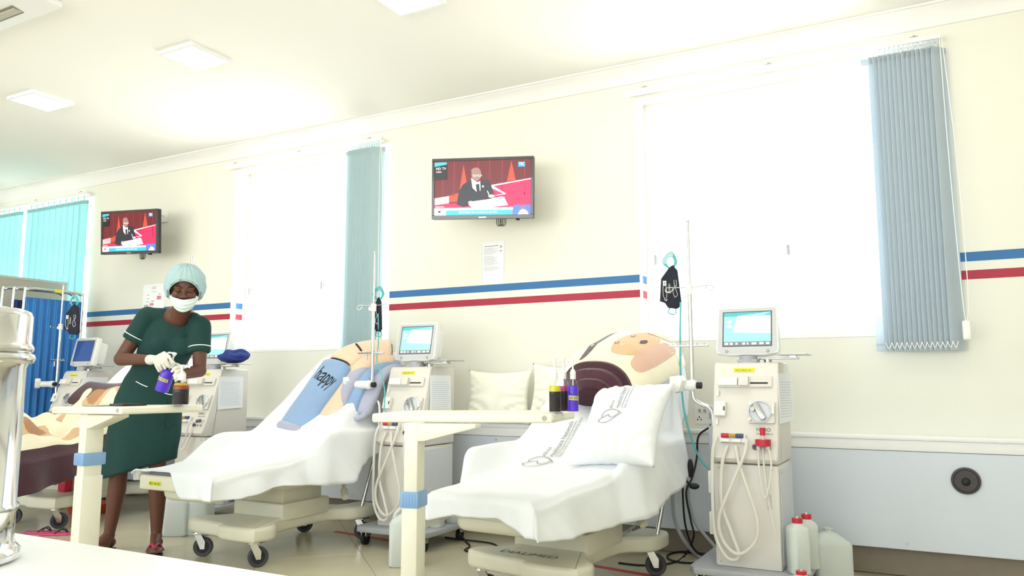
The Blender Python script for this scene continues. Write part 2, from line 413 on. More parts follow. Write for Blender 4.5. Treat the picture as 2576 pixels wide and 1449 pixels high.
# vertical blinds
BL1 = M('grey_blue_blind_fabric', '#E2EBF2', 0.8, var=0.03, scale=60, tr=0.55); BL2 = M('blue_grey_blind_fabric', '#D4E6EA', 0.8, var=0.03, scale=60, tr=0.5); BL3 = M('aqua_blind_fabric', '#B6E2E4', 0.8, var=0.03, scale=60, tr=0.5)
def blind(label, x0, x1, slats, mat, z0=1.12, z1=2.80, rail_dy=0.07, chain_x=None, weights=True):
    w = thing('vertical_blind', label, 'blind', ((x0 + x1) / 2, WY - rail_dy, z1), group='vertical window blinds')
    y = WY - rail_dy
    bm = B(); box(bm, (x0, y - 0.022, 2.842), (x1, y + 0.022, 2.872), bev=0.004); obj('head_rail', bm, TRIMW, w)
    for x in (x0 + 0.13, (x0 + x1) / 2, x1 - 0.13):
        bm = B(); box(bm, (x - 0.02, y - 0.012, 2.872), (x + 0.02, WY, 2.88)); cyl(bm, (x, y, 2.87), (x, y, 2.888), 0.008); obj('bracket', bm, GREYP, w)
    proto = {}
    for x, rot, wd in slats:
        key = round(wd, 3)
        if key not in proto:
            bm = B(); box(bm, (-wd / 2, -0.0012, z0 + 0.03), (wd / 2, 0.0012, z1)); box(bm, (-wd / 2, -0.0018, z1 - 0.035), (wd / 2, 0.0018, z1)); box(bm, (-wd / 2, -0.0025, z0), (wd / 2, 0.0025, z0 + 0.04), bev=0.001, seg=1)
            box(bm, (-0.006, -0.002, z1), (0.006, 0.002, 2.845))
            o = obj('slat', bm, mat, w, smooth=False, world=False); proto[key] = o
            o2 = o
        else: o2 = link(proto[key].copy(), w)
        o2.location = (x - w.location.x, 0, -w.location.z); o2.rotation_euler = (0, 0, rot)
    # bead chain along the bottom of the slats
    if weights:
        bm = B(); xs = [s[0] for s in slats]
        for a, b in zip(xs, xs[1:]):
            if abs(b - a) < 0.2: tube(bm, [(a, y - 0.035, z0 + 0.045), ((a + b) / 2, y - 0.045, z0 + 0.012), (b, y - 0.035, z0 + 0.045)], 0.0022, 5, 4)
        obj('bead_chain', bm, TRIMW, w)
    if chain_x:
        bm = B(); tube(bm, [(chain_x, y - 0.02, 2.84), (chain_x + 0.005, y - 0.025, 2.2), (chain_x + 0.02, y - 0.03, 1.5), (chain_x + 0.03, y - 0.03, z0 + 0.14)], 0.0025, 6); tube(bm, [(chain_x + 0.01, y - 0.02, 2.84), (chain_x + 0.04, y - 0.02, 2.2), (chain_x + 0.05, y - 0.02, 1.5), (chain_x + 0.035, y - 0.03, z0 + 0.14)], 0.0025, 6)
        obj('pull_cord', bm, TRIMW, w)
        bm = B(); box(bm, (chain_x + 0.012, y - 0.042, z0 + 0.05), (chain_x + 0.052, y - 0.02, z0 + 0.15), bev=0.009, seg=3); obj('cord_weight', bm, WHITEP, w)
    return w
S1 = []; x = -0.185
while x < 0.125:
    S1.append((x, R(42 + random.uniform(-4, 4)), 0.1)); x += 0.0235
S1 = [(-0.215, R(18), 0.1)] + S1
blind('grey-blue blind slats bunched at the right end of the large right-hand window', -1.66, 0.14, S1, BL1, z0=1.165, z1=2.80, chain_x=0.13)
S2 = []; x = -3.90
while x < -3.655:
    S2.append((x, R(40 + random.uniform(-4, 4)), 0.1)); x += 0.022
S2 = [(-3.925, R(12), 0.1)] + S2
blind('blue-grey blind slats bunched at the right of the middle window, behind the pole', -5.34, -3.62, S2, BL2, z0=1.20, z1=2.80, chain_x=-3.63)
S3 = [(x * 0.096 - 8.98, R(14), 0.1) for x in range(7)] + [(-8.19 + k * 0.098, R(16), 0.104) for k in range(10)]
blind('aqua blind drawn across the far left window, slats side by side', -9.0, -7.24, S3, BL3, z0=1.2, z1=2.79, weights=False)

# ceiling: square panel lights and an air conditioner
LAMP = M('lamp_diffuser', '#FFFBEA', 0.6, emit=26.0, var=0.0)
def light(x, y, label, on=True):
    t = thing('ceiling_light', label, 'light', (x, y, ZC), group='square ceiling panel lights')
    bm = B(); h = 0.155; f = 0.018
    for lo, hi in (((-h, -h), (h, -h + f)), ((-h, h - f), (h, h)), ((-h, -h + f), (-h + f, h - f)), ((h - f, -h + f), (h, h - f))):
        box(bm, (lo[0], lo[1], -0.022), (hi[0], hi[1], 0.0))
    obj('frame', bm, TRIMW, t, smooth=False, world=False)
    bm = B(); box(bm, (-h + f, -h + f, -0.014), (h - f, h - f, -0.002)); obj('diffuser', bm, LAMP, t, smooth=False, world=False)
light(-3.99, 3.19, 'square glowing ceiling panel above the nurse and the middle bed')
light(-5.63, 3.19, 'square glowing ceiling panel at far left, above the far left bed')
light(-2.36, 3.19, 'square ceiling panel cut off by the top edge, above the wall television')
light(-0.73, 3.19, 'square ceiling panel above the right bed, out of view overhead')
for x in (-5.63, -3.99, -2.36, -0.73): light(x, 0.6, {-5.63: 'ceiling panel over the near side, in line with the far left bed', -3.99: 'ceiling panel over the near side, in line with the nurse', -2.36: 'ceiling panel over the near side, in line with the larger television', -0.73: 'ceiling panel over the near side, in line with the right bed'}[x])
t = thing('air_conditioner', 'ceiling cassette air conditioner with dark vents in the top left corner', 'air conditioner', (-4.52, 1.9, ZC))
bm = B(); box(bm, (-0.48, -0.47, -0.035), (0.48, 0.47, 0), bev=0.01); obj('panel', bm, TRIMW, t, world=False)
VENT = M('vent_shadow', '#8F8C80', 0.8)
for a, (px, py) in ((0, (0, 0.36)), (90, (-0.36, 0)), (180, (0, -0.36)), (270, (0.36, 0))):
    bm = B(); prism(bm, [(-0.27, -0.04), (0.27, -0.04), (0.24, 0.04), (-0.24, 0.04)], -0.037, -0.0345, Matrix.Translation((px, py, 0)) @ Matrix.Rotation(R(a), 4, 'Z')); v = obj('outlet_vent', bm, VENT, t, smooth=False, world=False)
    bm = B(); box(bm, (-0.25, -0.022, -0.044), (0.25, 0.022, -0.038), mtx=Matrix.Translation((px, py, 0)) @ Matrix.Rotation(R(a), 4, 'Z')); obj('vent_flap', bm, M('flap_grey', '#B8B6AC', 0.6), v, smooth=False, world=False)
bm = B()
for i in range(9): box(bm, (-0.22, -0.22 + i * 0.053, -0.042), (0.22, -0.2 + i * 0.053, -0.036))
obj('intake_grille', bm, M('grille_beige', '#C9BFA8', 0.7), t, smooth=False, world=False)

# red floor tape beside the beds
def tape(p, q, label):
    bm = B(); p = Vector(p); q = Vector(q); d = (q - p).normalized(); n = Vector((-d.y, d.x, 0)) * 0.022
    box(bm, (0, -0.022, -0.0006), ((q - p).length, 0.022, 0.0006), mtx=frame(p, d, Vector((-d.y, d.x, 0)), UP))
    tag(origin_to(obj('floor_tape', bm, M('red_tape', '#C0353A', 0.5), smooth=False), p), label, 'tape', 'red floor tape')
tape((-3.62, 4.2, 0.001), (-3.02, 4.12, 0.001), 'red tape line on the floor behind the middle bed casters')
tape((-1.72, 4.11, 0.001), (-1.12, 4.0, 0.001), 'red tape line on the floor under the right bed caster')

# ------------------------------------------------------------------ televisions
def television(label, TL, TR, BL, D0, D1, mount):
    pl = at(*TL, D0); pr = at(*TR, D1); pb = at(*BL, D0 - 0.0)
    X = (pr - pl); w = 0.735; X.normalize(); Z = pl - pb; Z -= X * Z.dot(X); Z.normalize(); Y = Z.cross(X)
    W = (pr - pl).length; H = W * 0.585
    t = thing('television', label, 'television', (0, 0, 0), group='wall televisions')
    t.matrix_basis = frame(pl + X * W / 2 - Z * H / 2, X, Y, Z)
    bm = B(); box(bm, (-W / 2, -0.012, -H / 2), (W / 2, 0.03, H / 2), bev=0.006); box(bm, (-W / 2 + 0.08, 0.03, -H / 2 + 0.05), (W / 2 - 0.08, 0.06, H / 2 - 0.06), bev=0.012); obj('casing', bm, M('tv_black', '#1E1C20', 0.25), t, world=False)
    bz = 0.018; b0 = 0.026; bm = B()
    for lo, hi in (((-W / 2, -H / 2), (W / 2, -H / 2 + b0)), ((-W / 2, H / 2 - bz), (W / 2, H / 2)), ((-W / 2, -H / 2 + b0), (-W / 2 + bz, H / 2 - bz)), ((W / 2 - bz, -H / 2 + b0), (W / 2, H / 2 - bz))):
        box(bm, (lo[0], -0.018, lo[1]), (hi[0], -0.0121, hi[1]), bev=0.0015, seg=1)
    obj('bezel', bm, M('tv_bezel', '#3A3438', 0.2, coat=0.5), t, world=False)
    # flat picture on the screen
    x0, x1, z0, z1 = -W / 2 + bz, W / 2 - bz, -H / 2 + b0, H / 2 - bz
    cols = ['#5E1420', '#B5324A', '#C21E55', '#B8402E', '#20222E', '#8D6A66', '#F2EEF2', '#35A9C4', '#10131C', '#4E6FC8', '#E9C8D4', '#74A0E0', '#2F8FD0', '#7A1E2C', '#BFA7AE']
    ms = [M('screen_%d' % i, c, 0.3, emit=0.75, var=0.1, scale=14) for i, c in enumerate(cols)]
    def S(layer): return lambda u, v: Vector((lerp(x0, x1, u), -0.0128 - 0.00035 * layer, lerp(z0, z1, v)))
    bm = B(); poly(bm, rect(0, 0, 1, 1), S(0), 0)
    for u in (0.08, 0.2, 0.45, 0.57, 0.7, 0.93): poly(bm, rect(u, 0.35, u + 0.012, 1), S(1), 13)
    poly(bm, [(0.55, 0.12), (0.6, 0.5), (1, 0.64), (1, 0.0), (0.5, 0)], S(1), 2)
    poly(bm, [(0, 0), (0, 0.2), (0.3, 0.23), (0.5, 0.12), (0.5, 0)], S(1), 2)
    poly(bm, [(0.26, 0.42), (0.305, 0.93), (0.345, 0.55), (0.33, 0.42)], S(2), 3); poly(bm, [(0.755, 0.6), (0.80, 0.98), (0.845, 0.62)], S(2), 3)
    poly(bm, [(0.0, 0.19), (0.0, 0.32), (0.155, 0.36), (0.155, 0.22)], S(2), 14)
    poly(bm, [(0.12, 0.24), (0.16, 0.36), (0.27, 0.42), (0.3, 0.25)], S(1), 3)
    poly(bm, [(0.585, 0.51), (0.6, 0.545), (1, 0.655), (1, 0.635)], S(3), 10); poly(bm, [(0.6, 0.545), (0.585, 0.5), (0.73, 0.37), (0.75, 0.38)], S(3), 10); poly(bm, [(0.64, 0.36), (0.75, 0.385), (0.74, 0.37), (0.65, 0.35)], S(3), 10)
    poly(bm, [(0.235, 0.2), (0.26, 0.45), (0.3, 0.56), (0.385, 0.66), (0.44, 0.6), (0.5, 0.63), (0.57, 0.64), (0.6, 0.5), (0.63, 0.36), (0.6, 0.3), (0.5, 0.24), (0.42, 0.18), (0.3, 0.15)], S(4), 4)
    poly(bm, [(0.385, 0.68), (0.4, 0.5), (0.455, 0.4), (0.485, 0.45), (0.48, 0.62), (0.45, 0.6)], S(5), 6)
    poly(bm, [(0.435, 0.56), (0.47, 0.57), (0.485, 0.3), (0.46, 0.24), (0.445, 0.4)], S(6), 4)
    poly(bm, oval(0.44, 0.745, 0.052, 0.125), S(6), 5); poly(bm, oval(0.43, 0.81, 0.045, 0.055), S(7), 5)
    for u in (0.425, 0.475): ribbon(bm, [(u - 0.02, 0.725), (u, 0.735), (u + 0.02, 0.725), (u, 0.70)], 0.006, S(8), 6, closed=True)
    poly(bm, rect(0.45, 0.62, 0.47, 0.625), S(8), 4); poly(bm, oval(0.51, 0.52, 0.01, 0.02), S(8), 6)
    ribbon(bm, [(0.555, 0.44), (0.57, 0.38), (0.59, 0.31)], 0.01, S(8), 10, k=3)
    poly(bm, [(0.36, 0.19), (0.4, 0.25), (0.55, 0.28), (0.7, 0.33), (0.73, 0.32), (0.77, 0.17), (0.6, 0.14), (0.4, 0.13)], S(7), 6)
    poly(bm, oval(0.6, 0.34, 0.035, 0.03), S(8), 14); poly(bm, oval(0.385, 0.23, 0.03, 0.03), S(8), 14)
    poly(bm, rect(0.0, 0.66, 0.13, 0.98), S(9), 8); poly(bm, [(0.0, 0.9), (0, 0.98), (0.13, 0.98), (0.13, 0.94)], S(10), 7)
    poly(bm, rect(0.0, 0.0, 0.82, 0.135), S(9), 6); poly(bm, rect(0.125, 0.0, 0.82, 0.088), S(10), 7)
    poly(bm, rect(0.825, 0.0, 1, 0.17), S(10), 9); poly(bm, [(0.87, 0.0), (0.89, 0.07), (0.92, 0.1), (0.96, 0.07), (0.98, 0)], S(11), 6); poly(bm, oval(0.92, 0.12, 0.02, 0.03), S(11), 5)
    poly(bm, oval(0.055, 0.065, 0.035, 0.05), S(10), 14); poly(bm, oval(0.055, 0.065, 0.028, 0.042), S(11), 6); poly(bm, rect(0.042, 0.05, 0.068, 0.085), S(12), 4)
    poly(bm, rect(0.87, 0.86, 0.94, 0.95), S(9), 12)
    def T(layer, u0, v0): return lambda u, v: Vector((lerp(x0, x1, u0) + u, -0.0128 - 0.00035 * layer, lerp(z0, z1, v0) + v))
    put_text(bm, 'MKUTANO WA 16, KIKAO CHA TISA', 0.02, T(13, 0.26, 0.03), width=0.4 * (x1 - x0), mi=6)
    put_text(bm, 'TBC', 0.028, T(13, 0.877, 0.885), width=0.055 * (x1 - x0), mi=6)
    put_text(bm, 'HD TV', 0.024, T(13, 0.015, 0.84), mi=6); put_text(bm, 'N2000', 0.014, T(13, 0.015, 0.79), mi=6)
    put_text(bm, 'BUNGE LA 16', 0.014, T(13, 0.38, 0.1), mi=4); put_text(bm, 'MBASHARA', 0.013, T(13, 0.005, 0.145), mi=6)
    obj('screen', bm, ms, t, smooth=False, world=False)
    bm = B(); box(bm, (-0.02, -0.019, -H / 2 + 0.006), (0.03, -0.0181, -H / 2 + 0.014)); obj('maker_badge', bm, STEELB, t, smooth=False, world=False)
    bm = B(); box(bm, (W * 0.33, -0.012, -H / 2 - 0.01), (W * 0.36, 0.02, -H / 2), bev=0.003); obj('sensor', bm, BLACK, t, world=False)
    bm = B(); c = Vector((W * 0.18, 0.03, -H / 2 - 0.01))
    for k in range(4): tube(bm, [c + Vector((0.012 * k - 0.03, 0, 0.03)), c + Vector((0.012 * k - 0.035, 0, -0.015)), c + Vector((0.012 * k - 0.022, 0, -0.035)), c + Vector((0.012 * k - 0.008, 0, -0.012)), c + Vector((0.012 * k - 0.012, 0, 0.03))], 0.0025, 6)
    obj('cable', bm, BLACK, t, world=False)
    # swivel arm to the wall
    cen = t.matrix_basis.translation
    bm = B(); wp = Vector((cen.x - 0.16, WY - 0.001, cen.z)); box(bm, (wp.x - 0.04, WY - 0.014, wp.z - 0.08), (wp.x + 0.04, WY - 0.002, wp.z + 0.08)); q = Vector((wp.x - 0.04, (cen.y + WY) / 2 + 0.02, wp.z))
    cyl(bm, (wp.x, WY - 0.01, wp.z), q, 0.014); cyl(bm, q, cen + Y * 0.06, 0.014); cyl(bm, q + Vector((0, 0, -0.03)), q + Vector((0, 0, 0.03)), 0.02)
    obj('wall_bracket', bm, BLACK, t)
    return t
television('larger wall television on the wall between the two open windows', (1089, 401), (1344, 393), (1083, 550), 5.20, 5.05, None)
television('farther wall television above the nurse, near the aqua blind', (258, 533), (400, 525), (254, 645), 6.98, 6.74, None)

# notices on the wall
def notice(label, p0, p1, lines, colors=None):
    a = ony(p0[0], p0[1], WY); b = ony(p1[0], p1[1], WY); w = b.x - a.x; h = a.z - b.z
    bm = B(); box(bm, (a.x, WY - 0.003, b.z), (b.x, WY - 0.0005, a.z))
    o = tag(origin_to(obj('notice', bm, PAPER, smooth=False), (a.x + w / 2, WY, b.z)), label, 'notice', 'paper notices taped to the wall')
    S = lambda u, v: Vector((a.x + u * w, WY - 0.0036, b.z + v * h))
    bm = B()
    for u, v, l, th, mi in lines: poly(bm, rect(u, v, u + l, v + th), S, mi)
    ms = [INKL, M('notice_pink', '#D98A9C', 0.7), M('notice_grey', '#B5B8BA', 0.7), INK]
    obj('printing', bm, ms, o, smooth=False); return o
L = [(0.12, 0.9, 0.62, 0.012, 3)]
v = 0.86
for k in range(24):
    L.append((0.1, v, random.uniform(0.35, 0.74), 0.006, 0)); v -= 0.021 if k not in (7, 18) else 0.05
L += [(0.8, 0.85, 0.09, 0.05, 0), (0.78, 0.76, 0.1, 0.03, 0), (0.02, 0.02, 0.96, 0.004, 2), (0.02, 0.975, 0.96, 0.004, 2), (0.02, 0.02, 0.012, 0.955, 2), (0.968, 0.02, 0.012, 0.955, 2)]
notice('white printed notice under the larger television, above the blue stripe', (1212, 612), (1270, 712), L)
L2 = [(0.4, 0.88, 0.22, 0.02, 2), (0.4, 0.83, 0.22, 0.02, 2), (0.4, 0.72, 0.24, 0.015, 2), (0.2, 0.6, 0.1, 0.03, 2), (0.72, 0.62, 0.12, 0.03, 2), (0.18, 0.48, 0.14, 0.02, 2), (0.66, 0.44, 0.2, 0.13, 1), (0.18, 0.37, 0.13, 0.03, 2), (0.4, 0.38, 0.14, 0.03, 0), (0.34, 0.24, 0.18, 0.09, 1), (0.08, 0.2, 0.2, 0.08, 2)]
notice('white notice with pink boxes on the wall behind the nurse', (362, 717), (412, 784), L2)

# sockets
def socket(label, p, y, w=0.15, h=0.09, plug=True):
    t = thing('wall_socket', label, 'socket', p, group='wall sockets')
    bm = B(); box(bm, (-w / 2, -0.012, -h / 2), (w / 2, 0, h / 2), bev=0.004); obj('plate', bm, WHITEP, t, world=False)
    bm = B()
    for x in (-w * 0.3, -w * 0.12): box(bm, (x - 0.008, -0.016, h * 0.12), (x + 0.008, -0.0121, h * 0.3))
    obj('switch', bm, GREYP, t, smooth=False, world=False)
    bm = B()
    for x, z in ((-w * 0.32, -0.015), (-w * 0.26, -0.03), (-w * 0.38, -0.03), (w * 0.1, 0.012)): box(bm, (x - 0.003, -0.0125, z - 0.005), (x + 0.003, -0.0121, z + 0.005))
    obj('pin_holes', bm, BLACK, t, smooth=False, world=False)
    if plug:
        bm = B(); box(bm, (0.015, -0.05, -0.028), (0.055, -0.0121, 0.03), bev=0.012, seg=3); obj('plug', bm, BLACK, t, world=False)
    return t
sp1 = ony(1783, 1043, WY); socket('white double socket with a black plug, beside the right machine', (sp1.x, WY, sp1.z), WY, 0.17, 0.11)
sp2 = ony(412, 548, WY); socket('small white socket on the wall at the right edge of the farther television', (sp2.x, WY, sp2.z), WY, 0.13, 0.09, False)

# ------------------------------------------------------------------ dialysis machines
def rbox_prism(bm, poly_yz, x0, x1, bev=0.008, mi=0):
    """side profile (y, z) extruded along x"""
    m = Matrix(((0, 0, 1, 0), (1, 0, 0, 0), (0, 1, 0, 0), (0, 0, 0, 1)))
    prism(bm, poly_yz, x0, x1, m, bev, 3, mi); return bm
def machine(cx, yf, label, screen='pale', hoses=True, red=False, sheet=True, tilt=0.12, sticker='MACHINE NO 1', pole=True, rot=0, hl=0.14, po=0.10, pyo=0.105, rt=1.85):
    t = thing('dialysis_machine', label, 'machine', (cx, yf, 0), rot, group='dialysis machines along the window wall')
    P = lambda n, b, m, par=t, **k: obj(n, b, m, par, world=False, **k)
    hw = 0.158
    bm = B(); prism(bm, [(-0.27, -0.05), (-0.24, -0.09), (0.24, -0.09), (0.27, -0.05), (0.27, 0.42), (-0.27, 0.42)], 0.085, 0.118, bev=0.006); P('base_platform', bm, GREYP)
    for x, y in ((-0.22, -0.03), (0.22, -0.03), (-0.22, 0.37), (0.22, 0.37)):
        bm = B(); cyl(bm, (x - 0.011, y, 0.034), (x + 0.011, y, 0.034), 0.034, n=20); w = P('caster', bm, BLACK)
        bm = B(); box(bm, (x - 0.02, y - 0.02, 0.05), (x - 0.013, y + 0.02, 0.082), bev=0.002); box(bm, (x + 0.013, y - 0.02, 0.05), (x + 0.02, y + 0.02, 0.082), bev=0.002); box(bm, (x - 0.02, y - 0.026, 0.076), (x + 0.02, y + 0.026, 0.086), bev=0.002); P('fork', bm, STEELB, w)
    bm = B(); box(bm, (-hw + 0.004, 0.0, 0.118), (hw - 0.004, 0.385, 0.605), bev=0.008); P('lower_cabinet', bm, MACH)
    bm = B(); box(bm, (hw - 0.003, 0.03, 0.14), (hw + 0.001, 0.37, 0.585), bev=0.001, seg=1); P('side_panel', bm, MACHS)
    bm = B()
    for x, z in ((-hw + 0.03, 0.585), (hw - 0.03, 0.585), (-hw + 0.03, 0.14)): cyl(bm, (x, -0.002, z), (x, 0.002, z), 0.0045, n=8)
    cyl(bm, (hw - 0.001, 0.05, 0.57), (hw + 0.003, 0.05, 0.57), 0.004, n=8); P('screw', bm, STEELB)
    bm = B(); box(bm, (hw - 0.06, -0.0015, 0.40), (hw - 0.04, 0.001, 0.47), bev=0.0008, seg=1); P('door_pull', bm, M('pull_shadow', '#C6C2BA', 0.5))
    # upper body, front leaning back
    y1 = tilt
    bm = B(); rbox_prism(bm, [(-0.022, 0.62), (-0.03, 0.635), (-0.02, 0.66), (0.0, 0.70), (y1, 1.085), (y1 + 0.02, 1.1), (0.375, 1.1), (0.39, 1.085), (0.39, 0.61), (0.0, 0.61)], -hw, hw); P('upper_body', bm, MACH)
    fy = lambda z: 0.0 + (z - 0.70) / 0.385 * y1 if z > 0.70 else -0.02 + (z - 0.66) * 0.5   # front surface
    fn = Vector((0, -0.385, y1)).normalized(); fu = Vector((0, y1, 0.385)).normalized()
    FP = lambda x, z, d=0.0: Vector((x, fy(z), z)) + fn * d
    bm = B(); t2 = B()
    for q in ([(0.06, 0.62), (0.125, 1.085), (0.128, 1.085), (0.063, 0.62)],):
        t2.faces.new([t2.verts.new((hw + 0.0012, a + max(0, y1 - 0.12), z)) for a, z in q])
    merge(bm, t2); P('panel_seam', bm, M('seam_shadow', '#8E9096', 0.7), smooth=False)
    # sticker
    S = lambda u, v: FP(u, 1.055, 0.0012) + fu * v
    bm = B(); poly(bm, rect(-0.06, -0.004, 0.045, 0.018), S, 0); put_text(bm, sticker, 0.016, lambda u, v: FP(u - 0.0075, 1.055, 0.0018) + fu * v, width=0.088, mi=1, center=True); P('number_label', bm, [YEL, M('label_olive_ink', '#6B6A20', 0.7)], smooth=False)
    # syringe pump
    def fbox(x0, z0, x1, z1, d0, d1, bev=0.004):
        b = B(); box(b, (x0, 0, 0), (x1, d1 - d0, (z1 - z0) / fu.z), bev=bev, mtx=frame(FP(0, z0, d1), Vector((1, 0, 0)), -fn, fu)); return b
    sy_ = P('syringe_pump', fbox(-0.135, 0.975, 0.13, 1.03, 0, 0.012, 0.006), MACH)
    P('holder', fbox(-0.13, 0.98, -0.035, 1.02, 0.012, 0.03, 0.004), WHITEP, sy_); P('plunger_block', fbox(-0.03, 0.978, 0.02, 1.024, 0.012, 0.034, 0.004), MACH, sy_)
    P('track_slot', fbox(0.025, 0.99, 0.11, 0.998, 0.0121, 0.0128, 0.0002), BLACK, sy_)
    # air detector box and little clips
    ad = P('detector_box', fbox(-0.145, 0.83, -0.09, 0.90, 0, 0.03, 0.005), WHITEP); P('detector_slot', fbox(-0.1, 0.855, -0.092, 0.875, 0.0301, 0.032, 0.0004), GREYD, ad)
    for z in (0.93, 0.79): P('line_clip', fbox(-0.138, z, -0.128, z + 0.03, 0, 0.012, 0.003), WHITEP)
    # blood pump
    bp = P('blood_pump', fbox(0.02, 0.80, 0.145, 0.905, 0, 0.016, 0.006), MACH)
    c = FP(0.075, 0.853, 0.016); m = frame(c, Vector((1, 0, 0)), fu, fn)
    bm = B(); lathe(bm, [(0.0, 0), (0.054, 0), (0.056, 0.01), (0.05, 0.014), (0.046, 0.004), (0, 0.004)], 32, m); P('pump_ring', bm, MACHS, bp)
    bm = B(); box(bm, (-0.014, -0.042, 0.006), (0.014, 0.042, 0.024), bev=0.005, mtx=m @ Matrix.Rotation(R(28), 4, 'Z'))
    for a in (28 + 90, 28 - 90, 28 + 45 + 90): cyl(bm, m @ Vector((0.034 * math.cos(R(a)), 0.034 * math.sin(R(a)), 0.004)), m @ Vector((0.034 * math.cos(R(a)), 0.034 * math.sin(R(a)), 0.022)), 0.011, n=14)
    P('rotor', bm, STEELB, bp)
    bm = B()
    for x, z in ((0.028, 0.89), (0.028, 0.815)): cyl(bm, FP(x, z, 0.016), FP(x, z, 0.03), 0.007)
    box(bm, (-0.006, -0.02, 0), (0.006, 0.02, 0.02), bev=0.003, mtx=frame(FP(0.138, 0.86, 0.016), Vector((1, 0, 0)), fu, fn)); P('pump_clamp', bm, WHITEP, bp)
    # lettering as printed
    bm = B(); put_text(bm, 'NIPRO', 0.024, lambda u, v: FP(u, 0.765, 0.001) + fu * v, width=0.068)
    bm2 = B(); merge(bm, bm2); m2 = B(); put_text(bm, 'SURDIAL 55PLUS', 0.011, lambda u, v: FP(u, 0.749, 0.001) + fu * v, width=0.078); m2.free()
    bm.transform(Matrix.Translation((0.055, 0, 0))); P('lettering', bm, GREYD, smooth=False)
    # coupler block
    cb = P('coupler_block', fbox(-0.115, 0.705, 0.01, 0.745, 0, 0.022, 0.004), WHITEP)
    bm = B(); cyl(bm, FP(-0.105, 0.735, 0.03), FP(-0.07, 0.735, 0.03), 0.011); P('red_coupling', bm, REDP, cb)
    bm = B(); cyl(bm, FP(-0.068, 0.735, 0.03), FP(-0.035, 0.735, 0.03), 0.01); P('amber_coupling', bm, M('amber_plastic', '#B8964A', 0.4), cb)
    bm = B(); cyl(bm, FP(-0.033, 0.735, 0.03), FP(0.0, 0.735, 0.03), 0.011); P('blue_coupling', bm, M('blue_grey_coupling', '#3E4E6E', 0.4), cb)
    bm = B()
    for x in (-0.085, -0.03): box(bm, (x - 0.02, -0.004, 0), (x + 0.02, 0.03, 0.016), bev=0.003, mtx=frame(FP(0, 0.705, 0.028), Vector((1, 0, 0)), -fn, fu))
    P('coupler_clip', bm, WHITEP, cb)
    bm = B(); m = frame(FP(0.052, 0.69, 0.0), Vector((1, 0, 0)), fu, fn); lathe(bm, [(0, 0.004), (0.006, 0.004), (0.006, 0.01), (0.013, 0.01), (0.014, 0.0)], 20, m); P('round_port', bm, GREYD)
    for x in (0.085, 0.12):
        bm = B(); lathe(bm, [(0, 0.006), (0.008, 0.006), (0.009, 0.0)], 16, frame(FP(x, 0.688, 0.0), Vector((1, 0, 0)), fu, fn)); P('small_port', bm, GREYP)
    if red:
        bm = B(); c = Vector((0.095, -0.035, 0.70)); cyl(bm, c, c + UP * 0.03, 0.036, n=28); rc = P('red_filter_cap', bm, REDP)
        bm = B(); cyl(bm, c + UP * 0.03, c + UP * 0.055, 0.009); P('clear_neck', bm, TUBE, rc)
        bm = B(); cyl(bm, c + UP * 0.05, c + UP * 0.085, 0.0125); P('red_stopper', bm, REDP, rc)
        bm = B()
        for x in (-0.022, 0.022): cyl(bm, c + Vector((x, 0, 0.002)), c + Vector((x, -0.01, -0.014)), 0.008)
        P('white_nozzle', bm, WHITEP, rc)
    # hanging hoses
    if hoses:
        H = [[(-0.125, -0.03, 0.735), (-0.142, -0.05, 0.66), (-0.148, -0.055, 0.45), (-0.14, -0.06, 0.28), (-0.10, -0.065, 0.19), (-0.06, -0.065, 0.165), (-0.03, -0.06, 0.19), (-0.06, -0.055, 0.28), (-0.105, -0.05, 0.42), (-0.10, -0.045, 0.6), (-0.075, -0.03, 0.695)],
             [(0.02, -0.03, 0.73), (0.01, -0.05, 0.66), (-0.05, -0.06, 0.52), (-0.115, -0.07, 0.36), (-0.10, -0.07, 0.25), (-0.03, -0.07, 0.195), (0.05, -0.07, 0.26), (0.06, -0.065, 0.36), (0.02, -0.06, 0.5), (-0.02, -0.045, 0.62), (-0.035, -0.03, 0.695)]]
        for q in H:
            bm = B(); tube(bm, q, 0.0085, 8, 8); P('hose', bm, TUBE)
        H2 = [[(0.072, -0.035, 0.69), (0.075, -0.05, 0.6), (0.095, -0.055, 0.46), (0.12, -0.055, 0.52), (0.132, -0.05, 0.62), (0.12, -0.035, 0.69)], [(0.09, -0.02, 0.69), (0.1, -0.04, 0.55), (0.125, -0.05, 0.36), (0.14, -0.05, 0.30)]]
        for q in H2:
            bm = B(); tube(bm, q, 0.005, 8, 6); P('thin_hose', bm, TUBE)
    else:
        bm = B(); tube(bm, [(0.1, -0.03, 0.72), (0.06, -0.06, 0.7), (0.03, -0.06, 0.6), (-0.02, -0.06, 0.53), (0.02, -0.06, 0.52), (0.05, -0.05, 0.6), (0.06, -0.02, 0.66)], 0.006, 8); P('hose', bm, TUBE)
        bm = B(); cyl(bm, (0.1, -0.03, 0.72), (0.13, -0.02, 0.725), 0.012); P('dark_connector', bm, GREYD)
    # neck and monitor
    bm = B(); cyl(bm, (0.0, y1 + 0.07, 1.1), (0.0, y1 + 0.07, 1.135), 0.045, n=24); box(bm, (-0.05, y1 + 0.03, 1.1), (0.05, y1 + 0.11, 1.118), bev=0.006); P('monitor_neck', bm, GREYP)
    mm = Matrix.Translation((0.0, y1 + 0.055, 1.135)) @ Matrix.Rotation(R(-11), 4, 'X')
    bm = B(); prism(bm, [(-0.158, 0.03), (-0.15, 0.01), (-0.09, 0.0), (0.09, 0.0), (0.15, 0.01), (0.158, 0.03), (0.15, 0.245), (0.138, 0.255), (-0.138, 0.255), (-0.15, 0.245)], 0, 0.05, mm @ Matrix(((1, 0, 0, 0), (0, 0, 1, -0.02), (0, 1, 0, 0), (0, 0, 0, 1))), bev=0.006)
